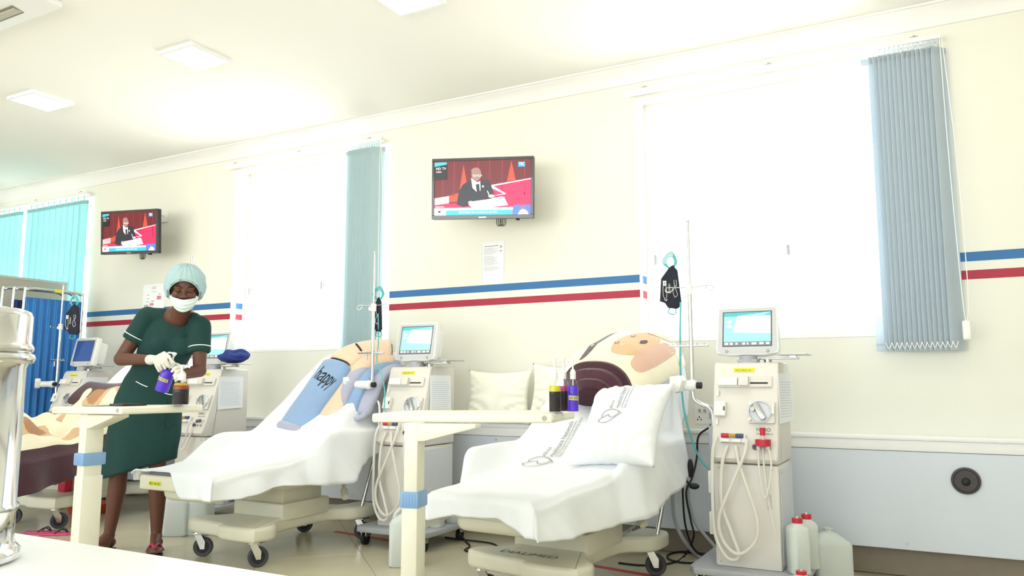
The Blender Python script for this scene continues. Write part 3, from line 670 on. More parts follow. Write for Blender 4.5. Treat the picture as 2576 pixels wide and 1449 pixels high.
    box(bm, (-0.125, 0.03, 0.03), (0.125, 0.12, 0.225), bev=0.02, mtx=mm, seg=3); mo = P('monitor', bm, WHITEP)
    MS = lambda u, v, d=0.0: mm @ Vector((lerp(-0.155, 0.155, u), -0.0205 - d, lerp(0.0, 0.255, v)))
    bm = B(); poly(bm, [(0.02, 0.08), (0.1, 0.02), (0.9, 0.02), (0.98, 0.08), (0.96, 0.96), (0.04, 0.96)], lambda u, v: MS(u, v, 0.0002)); P('monitor_fascia', bm, M('fascia_grey', '#C9CACD', 0.45), mo, smooth=False)
    bm = B(); poly(bm, rect(0.1, 0.17, 0.9, 0.9), lambda u, v: MS(u, v, 0.0006)); P('screen_surround', bm, GREYD, mo, smooth=False)
    if screen == 'blue':
        ms = [M('screen_dark_blue', '#2B4C8E', 0.2, emit=0.35, var=0.1)]
        bm = B(); poly(bm, rect(0.12, 0.19, 0.88, 0.88), lambda u, v: MS(u, v, 0.001), 0)
    else:
        ms = [M('screen_aqua', '#8FD8D6', 0.2, emit=0.55, var=0.1, scale=8), M('screen_white', '#F4FBFB', 0.2, emit=0.7), M('screen_bar', '#7C8084', 0.2, emit=0.3), M('screen_teal', '#4FA9B4', 0.2, emit=0.5)]
        bm = B(); s = lambda u, v: MS(lerp(0.12, 0.88, u), lerp(0.19, 0.88, v), 0.001); s2 = lambda u, v: MS(lerp(0.12, 0.88, u), lerp(0.19, 0.88, v), 0.0014)
        poly(bm, rect(0, 0, 1, 1), s, 0); poly(bm, rect(0, 0, 1, 0.12), s2, 2); poly(bm, [(0.18, 0.4), (0.3, 0.9), (1, 1), (1, 0.35)], s2, 1); poly(bm, rect(0, 0.88, 1, 1), s2, 3)
        s3 = lambda u, v: MS(lerp(0.12, 0.88, u), lerp(0.19, 0.88, v), 0.0018)
        for u0, u1 in ((0.02, 0.1), (0.13, 0.2), (0.26, 0.3), (0.4, 0.46), (0.5, 0.53), (0.6, 0.7), (0.76, 0.85), (0.9, 0.97)): poly(bm, rect(u0, 0.03, u1, 0.09), s3, 1)
        for v in (0.55, 0.68): poly(bm, rect(0.06, v, 0.17, v + 0.08), s3, 1)
    P('screen', bm, ms, mo, smooth=False)
    for u in (0.17, 0.83):
        bm = B(); lathe(bm, [(0, 0.006), (0.007, 0.006), (0.0085, 0.0)], 16, frame(MS(u, 0.08), mm.to_3x3() @ Vector((1, 0, 0)), mm.to_3x3() @ Vector((0, 0, 1)), mm.to_3x3() @ Vector((0, -1, 0)))); P('knob', bm, GREYP, mo)
    # top tray on arm
    bm = B(); cyl(bm, (0.09, 0.2, 1.1), (0.09, 0.2, 1.12), 0.02); box(bm, (0.05, 0.18, 1.115), (0.24, 0.22, 1.124), bev=0.002); box(bm, (0.15, 0.10, 1.135), (0.29, 0.30, 1.141), bev=0.002); box(bm, (0.2, 0.18, 1.12), (0.23, 0.22, 1.137)); P('side_tray', bm, STEELB)
    # clipboard with sheet on the right side
    if sheet:
        if sheet == 'edge':
            a = [(hw + 0.002, 0.06), (hw + 0.03, 0.30)]
        else: a = [(hw + 0.004, 0.10), (hw + 0.012, 0.33)]
        bm = B(); t3 = B(); f = t3.faces.new([t3.verts.new(v) for v in ((a[0][0], a[0][1], 0.80), (a[1][0], a[1][1], 0.81), (a[1][0] - 0.004, a[1][1], 1.045), (a[0][0], a[0][1], 1.045))]); merge(bm, t3); s = P('record_sheet', bm, PAPER, smooth=False); solid(s, 0.002)
        bm = B(); d = Vector((a[1][0] - a[0][0], a[1][1] - a[0][1], 0))
        for k in range(14):
            z = 1.0 - k * 0.013; q0 = Vector((a[0][0], a[0][1], z)) + d * 0.08; q1 = Vector((a[0][0], a[0][1], z)) + d * random.uniform(0.8, 0.93); n = Vector((0.0022, -0.0008, 0))
            t3 = B(); t3.faces.new([t3.verts.new(v) for v in (q0 + n, q1 + n, q1 + n + UP * 0.002, q0 + n + UP * 0.002)]); merge(bm, t3)
        P('ruled_lines', bm, M('pale_blue_rule', '#C2CCD8', 0.7), s, smooth=False)
    # pole bracket on the left side, IV pole with hooks, dialyser holder
    if pole:
        for z0, z1 in ((0.62, 0.78),):
            bm = B(); box(bm, (-hw - 0.035, 0.08, z0), (-hw, 0.13, z1), bev=0.004); P('pole_socket', bm, GREYP)
        for z in (0.50, 0.30):
            bm = B(); box(bm, (-hw - 0.04, 0.06, z - 0.05), (-hw - 0.012, 0.12, z + 0.06), bev=0.005); box(bm, (-hw - 0.014, 0.08, z - 0.02), (-hw + 0.002, 0.1, z + 0.01)); P('side_clip', bm, WHITEP)
        py = pyo; px_ = -hw - 0.018
        bm = B(); tube(bm, [(px_, py, 0.70), (px_, py, 0.83), (px_ - po * 0.15, py, 0.87), (px_ - po * 0.6, py, 0.89), (px_ - po * 0.9, py, 0.91), (px_ - po, py, 0.95), (px_ - po, py, 1.05)], 0.0115, 12, 8)
        xx = px_ - po; cyl(bm, (xx, py, 1.05), (xx, py, 1.48), 0.0115, n=14); pl = P('pole', bm, STEEL)
        bm = B(); cyl(bm, (xx, py, 1.47), (xx, py, rt), 0.007 if rt < 1.9 else 0.011, n=12); ell(bm, (xx, py, rt + 0.002), (0.009,) * 3); P('inner_rod', bm, STEEL, pl)
        bm = B(); cyl(bm, (xx, py, 1.46), (xx, py, 1.51), 0.018); box(bm, (xx - 0.035, py - 0.012, 1.465), (xx - 0.012, py + 0.012, 1.49), bev=0.003); P('collar', bm, WHITEP, pl)
        bm = B()
        for sgn in (-1, 1): tube(bm, [(xx, py, 1.495), (xx + sgn * 0.08, py - 0.005, 1.50), (xx + sgn * 0.12, py - 0.01, 1.50), (xx + sgn * 0.125, py - 0.015, 1.48), (xx + sgn * 0.10, py - 0.015, 1.475), (xx + sgn * 0.085, py - 0.01, 1.495)], 0.003, 6)
        P('hook_arm', bm, STEEL, pl)
        bm = B(); box(bm, (xx - 0.12, py - 0.006, 1.185), (xx + 0.09, py + 0.006, 1.195), bev=0.002)
        for dx in (-0.1, -0.06, -0.03, 0.03, 0.07): cyl(bm, (xx + dx, py, 1.195), (xx + dx, py, 1.203), 0.004, n=8)
        cyl(bm, (xx - 0.05, py, 1.185), (xx - 0.05, py, 1.14), 0.0055, n=8); P('drip_chamber_bar', bm, STEELB, pl)
        bm = B(); cyl(bm, (xx - hl, py - 0.045, 0.985), (xx + 0.03, py - 0.045, 0.985), 0.026, n=20); ell(bm, (xx + 0.01, py - 0.045, 0.985), (0.03, 0.03, 0.03)); dh = P('dialyser_holder', bm, WHITEP)
        bm = B(); prism(bm, [(-0.045, -0.02), (-0.01, -0.045), (0.02, -0.035), (0.045, 0.02), (0.02, 0.045), (-0.04, 0.04)], -0.02, 0.02, frame((xx - hl - 0.02, py - 0.07, 0.99), Vector((0.9, -0.44, 0)).normalized(), UP, Vector((0.44, 0.9, 0)).normalized()), bev=0.005); P('clamp_jaw', bm, WHITEP, dh)
        bm = B(); cyl(bm, (xx + 0.035, py - 0.045, 0.985), (xx + 0.06, py - 0.045, 0.985), 0.017, n=12); P('clamp_knob', bm, BLACK, dh)
    return t
m1 = machine(-0.83, 3.92, 'dialysis machine at the right with a red round cap on its front', red=True, sheet='edge', tilt=0.1, hl=0.035, sticker='MACHINE NO 1')
m2 = machine(-2.95, 3.99, 'dialysis machine between the two white-sheeted beds, behind the ivory table', tilt=0.11, po=0.065, pyo=0.03, sticker='MACHINE NO 2')
m3 = machine(-4.83, 3.98, 'dialysis machine just behind the nurse, with navy cloth on its tray', hoses=False, tilt=0.13, po=0.025, rt=1.98, sticker='MACHINE NO 3')
m4 = machine(-6.52, 4.02, 'dialysis machine with a dark blue screen beside the blue folding screen', screen='blue', hoses=False, tilt=0.14, po=0.03, sticker='MACHINE NO 4')

# blood pressure cuffs hung on the poles
def cuff(label, c, right, s=1.0, edge=False):
    t = thing('blood_pressure_cuff', label, 'cuff', c, group='blood pressure cuffs on the poles')
    X = Vector(right).normalized(); Y = UP.cross(X); m = frame(Vector(c), X, Y, UP)
    W = 0.06 if edge else 0.105
    bm = B(); prism(bm, [(-W * .5 * s, -0.02 * s), (-W * .42 * s, 0.1 * s), (0.0, 0.16 * s), (W * .15 * s, 0.17 * s), (W * .38 * s, 0.14 * s), (W * .55 * s, -0.04 * s), (W * .35 * s, -0.06 * s), (-W * .1 * s, -0.055 * s), (-W * .25 * s, -0.03 * s)], -0.018, 0.018, m @ Matrix(((1, 0, 0, 0), (0, 0, 1, 0), (0, 1, 0, 0), (0, 0, 0, 1))), bev=0.006)
    o = obj('sleeve', bm, NAVY, t)
    fn = lambda u, v: m @ Vector((u * s, -0.0185, v * s))
    bm = B(); PR = [WHITEP, NAVY]
    if not edge:
        poly(bm, rect(-0.04, 0.06, -0.022, 0.085), fn, 0); ribbon(bm, [(-0.04, 0.055), (-0.038, 0.0), (-0.022, -0.002), (-0.024, 0.055)], 0.002, fn, 0, k=2, closed=True)
        put_text(bm, 'OMRON', 0.014, lambda u, v: fn(-0.012 + v, 0.07 - u), width=0.05); ribbon(bm, [(0.018, 0.09), (0.02, 0.06), (0.03, 0.03), (0.034, 0.01), (0.02, 0.0), (0.012, 0.03), (0.02, 0.05)], 0.002, fn); ribbon(bm, [(0.03, 0.09), (0.03, 0.06), (0.02, 0.06)], 0.002, fn)
        ribbon(bm, [(-0.035, -0.01), (-0.025, -0.02), (-0.02, -0.01)], 0.003, fn)
        put_text(bm, 'M', 0.016, lambda u, v: m @ Vector(((-0.037 + v) * s, -0.0192, (0.079 - u) * s)), mi=1)
    else: ribbon(bm, [(-0.01, 0.09), (0.0, 0.05), (0.012, 0.02), (0.0, -0.01), (-0.008, 0.02), (0.01, 0.06)], 0.003, fn)
    obj('print', bm, PR, o, smooth=False)
    bm = B()
    for k in range(3): tube(bm, [m @ Vector((0.0, 0.0, 0.15 * s)), m @ Vector((-0.02 - 0.008 * k, 0.004 * k, 0.19 * s)), m @ Vector((0.01, 0, (0.22 + 0.01 * k) * s)), m @ Vector((0.03 + 0.006 * k, 0, 0.19 * s)), m @ Vector((0.015, 0, 0.15 * s))], 0.0035, 6)
    obj('tube_coil', bm, TEAL, t); bm = B()
    tube(bm, [m @ Vector((0.0, 0, -0.05 * s)), m @ Vector((-0.012, 0, -0.08 * s)), m @ Vector((0.012, 0, -0.09 * s)), m @ Vector((0.03, 0, -0.08 * s)), m @ Vector((0.025, 0, -0.05 * s))], 0.0035, 6)
    obj('tube_loop', bm, TEAL, t); return t
cuff('navy blood pressure cuff with white printing beside the large right window', at(1686, 748, 4.32), RIGHT, 1.06)
cuff('dark blood pressure cuff hanging edge-on from the middle pole', at(949, 812, 5.1), RIGHT, 1.0, True)
cuff('dark cuff with white print hanging in front of the blue curtain', at(181, 822, 6.7), RIGHT, 1.15)

# ------------------------------------------------------------------ beds
PROF = [(-0.76, 0.530), (-0.5, 0.552), (-0.2, 0.575), (-0.08, 0.60), (0.05, 0.675), (0.2, 0.79), (0.45, 0.985), (0.66, 1.15), (0.74, 1.20), (0.80, 1.21)]
def zc(y):   # smoothed profile
    return sum(interp(PROF, y + d) for d in (-0.06, -0.03, 0, 0.03, 0.06)) / 5
def arm(y): return sstep(-0.14, 0.0, y) * (1 - sstep(0.56, 0.66, y))
def caster(par, x, y, ztop, ang, P):
    bm = B(); c, s = math.cos(ang), math.sin(ang); ax = Vector((c, s, 0)); tr = Vector((-s, c, 0)); o = Vector((x, y, 0)) + tr * 0.025
    lathe(bm, [(0, -0.011), (0.036, -0.011), (0.05, -0.013), (0.055, -0.009), (0.055, 0.009), (0.05, 0.013), (0.036, 0.011), (0, 0.011)], 28, frame(o + UP * 0.055, tr, UP, ax))
    w = P('caster', bm, M('wheel_grey_rubber', '#3A3A42', 0.5), par)
    bm = B()
    for q in (-1, 1): lathe(bm, [(0, 0.0125), (0.036, 0.0125), (0.036, 0.0115)], 20, frame(o + UP * 0.055, tr, UP * q, ax * q))
    P('hub', bm, BLACK, w)
    bm = B()
    for q in (-1, 1): prism(bm, [(-0.012, -0.012), (0.012, -0.012), (0.014, 0.03), (0.03 - 0.05, 0.085), (-0.055, 0.085)], -0.0015, 0.0015, frame(o + UP * 0.055 + ax * q * 0.018, tr, UP, ax))
    cyl(bm, o + UP * 0.055 - ax * 0.022, o + UP * 0.055 + ax * 0.022, 0.007, n=10)
    cyl(bm, Vector((x, y, ztop - 0.014)), Vector((x, y, ztop + 0.004)), 0.034, n=20); box(bm, (-0.03, -0.024, ztop - 0.02), (0.03, 0.024, ztop - 0.012), bev=0.003, mtx=frame(Vector((x, y, 0)), tr, -ax, UP))
    P('fork', bm, STEEL, w)
    bm = B(); prism(bm, [(0, -0.012), (0.05, -0.016), (0.05, 0.016), (0, 0.012)], 0, 0.004, frame(Vector((x, y, ztop - 0.022)) + tr * 0.02, (tr * 1 + UP * 0.3).normalized(), ax, (UP - tr * 0.3).normalized()), bev=0.001); P('brake_lever', bm, GREYD, w)
def bed(cx, cyy, rot, label, detail=True, logo=False):
    t = thing('treatment_bed', label, 'bed', (cx, cyy, 0), rot, group='reclining treatment beds')
    P = lambda n, b, m, par=t, **k: obj(n, b, m, par, world=False, **k)
    bm = B(); pl = [(-0.30, -0.40), (-0.12, -0.43), (0.02, -0.45), (0.06, -0.49), (0.29, -0.49), (0.32, -0.45), (0.32, -0.33), (0.2, -0.18), (0.19, 0.22), (0.31, 0.34), (0.33, 0.50), (0.30, 0.56), (0.16, 0.57), (0.13, 0.4), (-0.13, 0.4), (-0.16, 0.57), (-0.30, 0.56), (-0.33, 0.50), (-0.31, 0.34), (-0.19, 0.22), (-0.2, -0.18), (-0.32, -0.3)]
    P_ = [Vector((x, y, 0)) for x, y in pl]; sm = [(v.x, v.y) for v in crom(P_, 3, True)]
    prism(bm, sm, 0.142, 0.222, bev=0.022, seg=4); P('base', bm, BEDP)
    bm = B(); box(bm, (-0.20, -0.16, 0.2), (0.20, 0.24, 0.30), bev=0.012); P('pedestal_skirt', bm, BEDP)
    bm = B(); box(bm, (-0.165, -0.125, 0.28), (0.165, 0.205, 0.44), bev=0.01); P('pedestal', bm, BEDP)
    for x, y, a in ((-0.25, -0.36, R(-55)), (0.24, -0.41, R(-35)), (0.25, 0.47, R(-62)), (-0.25, 0.47, R(-40))): caster(t, x, y, 0.145, a, P)
    # seat pan shell, leg section shell, back shell
    bm = B(); box(bm, (-0.29, -0.26, 0.385), (0.29, 0.34, 0.53), bev=0.06, seg=4); P('seat_pan', bm, BEDP)
    bm = B(); box(bm, (-0.235, -0.745, 0.43), (0.235, -0.30, 0.50), bev=0.025, seg=4); box(bm, (-0.17, -0.70, 0.365), (0.2, -0.22, 0.47), bev=0.045, seg=4); P('leg_section', bm, BEDP)
    m = frame(Vector((0, 0.02, 0.575)), Vector((1, 0, 0)), Vector((0, 0.78, 0.625)), Vector((0, -0.625, 0.78)))
    bm = B(); box(bm, (-0.27, 0.0, -0.10), (0.27, 0.92, -0.03), bev=0.025, seg=3, mtx=m); P('back_shell', bm, BEDP)
    GR = M('grey_vinyl', '#7D7E82', 0.5)
    bm = B(); box(bm, (-0.24, -0.73, 0.49), (0.24, -0.02, 0.524), bev=0.015, seg=3); box(bm, (-0.28, 0.03, -0.035), (0.28, 0.90, 0.015), bev=0.015, seg=3, mtx=m); P('mattress', bm, GR)
    for sx in (-1, 1):
        bm = B(); box(bm, (sx * 0.36 - 0.035, 0.0, 0.62), (sx * 0.36 + 0.035, 0.55, 0.675), bev=0.02, seg=3); a = P('armrest', bm, GR)
        bm = B(); cyl(bm, (sx * 0.36, 0.28, 0.62), (sx * 0.30, 0.25, 0.45), 0.016); P('arm_post', bm, STEEL, a)
    if detail:
        bm = B(); cyl(bm, (0.36, 0.5, 0.60), (0.30, 0.42, 0.19), 0.012); P('side_rod', bm, STEEL)
        S = lambda u, v: Vector((0.2905, 0.2 + u, 0.455 + v))
        bm = B(); ribbon(bm, [(-0.02, -0.035), (-0.02, 0.03), (0.0, 0.04), (0.02, 0.03), (0.02, -0.035), (0.0, -0.045)], 0.003, S, closed=True); ribbon(bm, [(-0.015, -0.01), (0.015, -0.012)], 0.003, S); ribbon(bm, [(-0.01, 0.015), (0, 0.025), (0.01, 0.01)], 0.003, S); P('oval_emblem', bm, INK, smooth=False)
        bm = B(); cyl(bm, (0.26, 0.30, 0.33), (0.3, 0.27, 0.29), 0.022); cyl(bm, (0.24, 0.32, 0.36), (0.26, 0.30, 0.33), 0.012); P('foot_pedal', bm, BEDP)
    return t
bed1 = bed(-1.64, 3.60, R(-4), 'reclining bed on casters at the right, under a white printed sheet', logo=True)
bed2 = bed(-3.56, 3.60, R(0), 'middle reclining bed on casters, its cream foot panel with a yellow tag')
bed3 = bed(-5.68, 3.72, R(9), 'far left reclining bed partly hidden by the steel canister')
# base lettering and foot tag
bm = B(); put_text(bm, 'DIALIMED', 0.07, lambda u, v: Vector((-0.16 + u, -0.36 + v, 0.2235)), width=0.30); bm.transform(_mw(bed1)); obj('base_lettering', bm, M('faded_ink', '#8C8A78', 0.7), bed1, smooth=False)
bm = B(); S = lambda u, v: Vector((-3.56 - 0.25 + u, 3.60 - 0.757, 0.44 + v))
box(bm, (-3.56 - 0.275, 2.843, 0.425), (-3.56 + 0.275, 2.87, 0.505), bev=0.013, seg=3); fp = obj('foot_panel', bm, BEDP, bed2)
S = lambda u, v: Vector((-3.56 - 0.19 + u, 2.8415, 0.450 + v)); bm = B(); poly(bm, rect(0, 0, 0.095, 0.026), S, 0); put_text(bm, 'BED NO:02', 0.022, lambda u, v: Vector((-3.56 - 0.187 + u, 2.8408, 0.455 + v)), width=0.088, mi=1); obj('yellow_tag', bm, [YEL, INKB], fp, smooth=False)
# coiled control cord on bed 1
bm = B(); tube(bm, [(-1.30, 3.80, 0.42), (-1.33, 3.82, 0.33), (-1.38, 3.84, 0.27)], 0.004, 6)
pts = []
for k in range(90):
    f = k / 89; c = Vector((-1.38 - 0.14 * f, 3.84 - 0.05 * f, 0.27 - 0.035 * math.sin(math.pi * f) + 0.0 * f)); pts.append(c + Vector((0, math.cos(k * 1.1) * 0.011, math.sin(k * 1.1) * 0.011)))
tube(bm, pts, 0.003, 5, 1, smooth=False); obj('coiled_cord', bm, GREYP, bed1)

def sheet(b, label, hemR, hemL, footHem, seed=0, hw0=0.30, ff=0.9, la=(-0.55, -0.1), foldamp=0.014, cat='sheet'):
    rnd = random.Random(seed); W = _mw(b)
    ph = [rnd.uniform(0, 6.28) for _ in range(8)]
    NY, NX = 96, 84; ys = []
    NF = 12
    def wr(x, y):   # soft creases on the lying cloth
        return 0.005 * math.sin(9 * x + 14 * y + ph[0]) * math.sin(5 * y - 7 * x + ph[1]) + 0.003 * math.sin(31 * x + 9 * y + ph[2]) * math.sin(13 * y + ph[3])
    def pt(y, tt, fz=None):
        s = -1 if tt < 0 else 1; a = abs(tt); A = (arm(y) if s > 0 else sstep(la[0], la[1], y) * (1 - sstep(0.56, 0.66, y))) if fz is None else 0.0
        z0 = zc(y) if fz is None else fz
        hem = interp(hemR if s > 0 else hemL, y); hw = hw0 * lerp(ff, 1.0, sstep(-0.75, -0.1, y))
        of = 1.0 if fz is None else min(1.0, max(0.0, (z0 - hem) / 0.15))
        k0, k1, k2, k3 = (0.0, z0), (hw, z0 - 0.004 * of), (hw + 0.022 + 0.028 * A, lerp(z0 - 0.03 * of, 0.72 if s > 0 else 0.69, A)), (hw + 0.03 + 0.085 * A, lerp(z0 - 0.06 * of, 0.69 if s > 0 else 0.66, A))
        hem = min(hem, k3[1])
        if a < 0.5: f = a / 0.5; x = k1[0] * f; z = lerp(k0[1], k1[1], f * f); dn = 0
        elif a < 0.6: f = (a - 0.5) / 0.1; x = lerp(k1[0], k2[0], f); z = lerp(k1[1], k2[1], f * f * (1.2 - .2 * f)); dn = 0
        elif a < 0.7: f = (a - 0.6) / 0.1; x = lerp(k2[0], k3[0], math.sin(f * 1.57)); z = lerp(k2[1], k3[1], f * f); dn = 0
        else: f = (a - 0.7) / 0.3; x = k3[0] + 0.02 * f; z = lerp(k3[1], hem, f); dn = f
        fold = foldamp * (math.sin(17 * y + ph[4] + 1.5 * s) + 0.35 * math.sin(31 * y + 14 * z + ph[5])) * (dn ** 0.8) + 0.003 * math.sin(55 * y + 54 * z + ph[6]) * dn + 0.010 * math.sin(11 * y + 16 * z + ph[2]) * dn
        x += fold
        z += wr(s * x, y) * (1 - dn)
        return Vector((s * x, y, z))
    def fn(u, v):
        tt = v * 2 - 1
        if u * (NY) >= NF:
            y = lerp(-0.75, 0.82, (u * NY - NF) / (NY - NF)); return W @ pt(y, tt)
        f = 1 - u * NY / NF      # foot hang
        hw = hw0 * ff; x = tt * hw / 0.5 if abs(tt) < 0.5 else (1 if tt > 0 else -1) * hw
        fh = footHem(max(-1, min(1, x / hw)))
        top = zc(-0.75); z = lerp(top, fh, f)
        p = pt(-0.75, tt, z if abs(tt) < 0.7 else z)
        q = (1 - (1 - min(1, f * 3)) ** 2)
        yy = -0.75 - 0.022 * q + 0.010 * math.sin(x * 24 + ph[7]) * f + 0.004 * math.sin(x * 61 + z * 20) * f
        if abs(tt) > 0.5:
            g = min(1, (abs(tt) - 0.5) / 0.5); yy = lerp(yy, -0.75 - 0.03 * (1 - f) * 0 - 0.015 * math.sin(f * 3) * g, g)
            zz = min(p.z, z - 0.0); p.z = lerp(z, min(p.z, z), g)
        return W @ Vector((p.x, yy, min(p.z, z) if abs(tt) > 0.5 else z))
    bm = B(); gridsurf(bm, fn, NY, NX)
    o = obj('bed_sheet', bm, SHEET, angle=0); solid(o, 0.004, 1.0); 
    o = tag(origin_to(o, (b.location.x, b.location.y, 0.55)), label, cat, 'white bed sheets')
    o['_'] = 0; del o['_']
    return o, (lambda x, y, d=0.006: W @ (Vector((x, y, zc(y) - 0.004 * (x / hw0) ** 2 + wr(x, y))) + Vector((0, -0.6, 0.8)) * d))
def logo(bm, fn, s=1.0, mi=0):
    """printed emblem and lettering; u runs along the lettering, v across it"""
    w = 0.004 * s
    Q = lambda L: [(-(y - 790) * 0.00023 * s, (0.014 + (710 - x) * 0.00023) * s) for x, y in L]
    ribbon(bm, Q([(330, 1010), (275, 1025), (242, 975), (280, 895), (370, 830), (480, 815), (585, 842), (680, 905), (755, 970)]), w, fn)
    ribbon(bm, Q([(755, 970), (640, 1045), (520, 1130), (400, 1195), (300, 1215), (225, 1180), (212, 1110), (290, 1025), (370, 985), (430, 978), (462, 1045), (515, 1062), (600, 1030), (660, 970), (668, 905)]), w, fn)
    put_text(bm, 'Africa', 0.03 * s, lambda u, v: fn(u, v + 0.065 * s), width=0.06 * s)
    put_text(bm, 'Healthcare Network', 0.036 * s, lambda u, v: fn(u, v + 0.026 * s), width=0.2 * s)
    ribbon(bm, [(0.0, 0.014 * s), (0.1 * s, 0.014 * s), (0.2 * s, 0.014 * s)], 0.003 * s, fn)
    put_text(bm, 'Dialysis, CKD for the developing nation', 0.02 * s, lambda u, v: fn(u, v - 0.008 * s), width=0.22 * s)
sh1, f1 = sheet(bed1, 'white sheet with grey printed lettering spread over the right bed', [(-0.8, 0.38), (-0.5, 0.355), (-0.2, 0.355), (0.1, 0.38), (0.35, 0.44), (0.55, 0.50), (0.65, 0.7), (0.8, 0.8)], [(-0.8, 0.36), (0, 0.45), (0.6, 0.5), (0.8, 0.8)], lambda x: interp([(-1, 0.415), (-0.5, 0.445), (0.4, 0.45), (0.75, 0.42), (1, 0.39)], x), 3, ff=0.82, la=(-0.52, -0.25), foldamp=0.011)
bm = B(); logo(bm, lambda u, v: f1(-0.02 - v + 0.0, -0.03 + u, 0.007), 1.15); obj('printed_lettering', bm, M('grey_print', '#8B8B92', 0.8), sh1, smooth=False)
sh2, f2 = sheet(bed2, 'plain white sheet draped over the middle bed, one corner hanging', [(-0.8, 0.40), (-0.6, 0.395), (-0.3, 0.43), (0.0, 0.40), (0.15, 0.40), (0.28, 0.49), (0.5, 0.58), (0.65, 0.7), (0.8, 0.8)], [(-0.8, 0.51), (-0.5, 0.49), (0, 0.5), (0.6, 0.6), (0.8, 0.8)], lambda x: lerp(0.53, 0.40, sstep(-0.05, 0.35, x)), 11, foldamp=0.02)
sh3, f3 = sheet(bed3, 'pale sheet under the brown patterned blanket on the far left bed', [(-0.8, 0.45), (0.1, 0.42), (0.5, 0.5), (0.8, 0.9)], [(-0.8, 0.45), (0.8, 0.8)], lambda x: 0.46, 23)

# ------------------------------------------------------------------ overbed tables
def overbed(label, N, DN, Lp, DL, colpx, colD, colw, clampy, depth=0.38, wrap=False):
    n = at(N[0], N[1], DN); l = at(Lp[0], Lp[1], DL); X = (n - l); w = X.length; X.normalize(); Y = UP.cross(X).normalized(); Z = X.cross(Y).normalized()
    c = at(colpx, 1000, colD); c.z = 0
    t = thing('overbed_table', label, 'table', c, group='ivory overbed tables')
    m = frame(l, X, Y, Z)
    bm = B(); box(bm, (0, 0, -0.036), (w, depth, 0), bev=0.008, seg=3, mtx=m); top = obj('tabletop', bm, TABM, t)
    for xa, xb in ((-0.003, 0.0), (w, w + 0.002)): bm = B(); box(bm, (xa, 0.01, -0.026), (xb, depth - 0.01, -0.01), mtx=m); obj('edge_strip', bm, TABM, top)
    bm = B()
    for p in ((w - 0.03, -0.001), (w - 0.03 - depth * 0, -0.001)): cyl(bm, m @ Vector((p[0], 0.0005, -0.018)), m @ Vector((p[0], -0.0012, -0.018)), 0.010, n=18)
    cyl(bm, m @ Vector((w - 0.001, depth - 0.04, -0.018)), m @ Vector((w + 0.0012, depth - 0.04, -0.018)), 0.010, n=18); obj('edge_plug', bm, M('plug_ivory', '#E2DFCC', 0.4), top)
    zt = l.z - 0.04; hw = colw / 2
    mc = frame(c, X, Y, UP)
    bm = B(); box(bm, (-hw * 0.86, -hw * 1.1, 0.07), (hw * 0.86, hw * 1.1, 0.55), bev=0.006, mtx=mc); col = obj('column', bm, TABM, t)
    bm = B(); box(bm, (-hw * 0.74, -hw * 0.96, 0.54), (hw * 0.74, hw * 0.96, zt + 0.01), bev=0.005, mtx=mc); obj('inner_column', bm, TABM, t)
    bm = B(); q = Matrix(((1, 0, 0, 0), (0, 0, 1, 0), (0, 1, 0, 0), (0, 0, 0, 1)))
    prism(bm, [(-hw * 0.8, zt + 0.005), (0.26, zt + 0.005), (0.26, zt - 0.008), (hw + 0.01, zt - 0.06), (-hw * 0.8, zt - 0.06)], -hw * 0.9, hw * 0.9, mc @ q, bev=0.004); obj('bracket', bm, TABM, t)
    zc_ = at(colpx, clampy, colD).z
    bm = B(); box(bm, (-hw * 1.0, -hw * 1.24, zc_ - 0.03), (hw * 1.0, hw * 1.24, zc_ + 0.03), bev=0.006, mtx=mc)
    for k in range(5): box(bm, (-hw * 0.7 + k * hw * 0.32, -hw * 1.28, zc_ - 0.024), (-hw * 0.58 + k * hw * 0.32, -hw * 1.22, zc_ + 0.024), bev=0.001, seg=1, mtx=mc)
    obj('collar', bm, CLAMPB, t)
    bm = B(); box(bm, (-hw * 1.1, -hw * 1.3, 0.05), (hw * 1.1, hw * 1.3, 0.14 if wrap else 0.08), bev=0.008, mtx=mc); obj('foot_sleeve', bm, CLAMPB if wrap else TABM, t)
    bm = B(); box(bm, (-hw, -0.2, 0.03), (hw, 0.2, 0.062), bev=0.01, mtx=mc)
    for y in (-0.19, 0.19): box(bm, (-hw, y - 0.022, 0.032), (0.5, y + 0.022, 0.060), bev=0.01, mtx=mc)
    obj('base', bm, TABM, t)
    for x, y in ((0, -0.19), (0, 0.19), (0.47, -0.19), (0.47, 0.19)):
        bm = B(); cyl(bm, mc @ Vector((x - 0.01, y, 0.018)), mc @ Vector((x + 0.01, y, 0.018)), 0.018); obj('caster', bm, BLACK, t)
    return t, m, w
t1, mt1, w1 = overbed('ivory overbed table in front of the right bed, carrying three pump bottles', (1389, 1040), 2.9, (935, 1040), 3.12, 1045, 3.02, 0.076, 1250)
t2, mt2, w2 = overbed('ivory overbed table in front of the nurse, carrying one dark pump bottle', (305, 1023), 3.56, (130, 1023), 3.93, 236, 3.85, 0.092, 1152, depth=0.42, wrap=True)

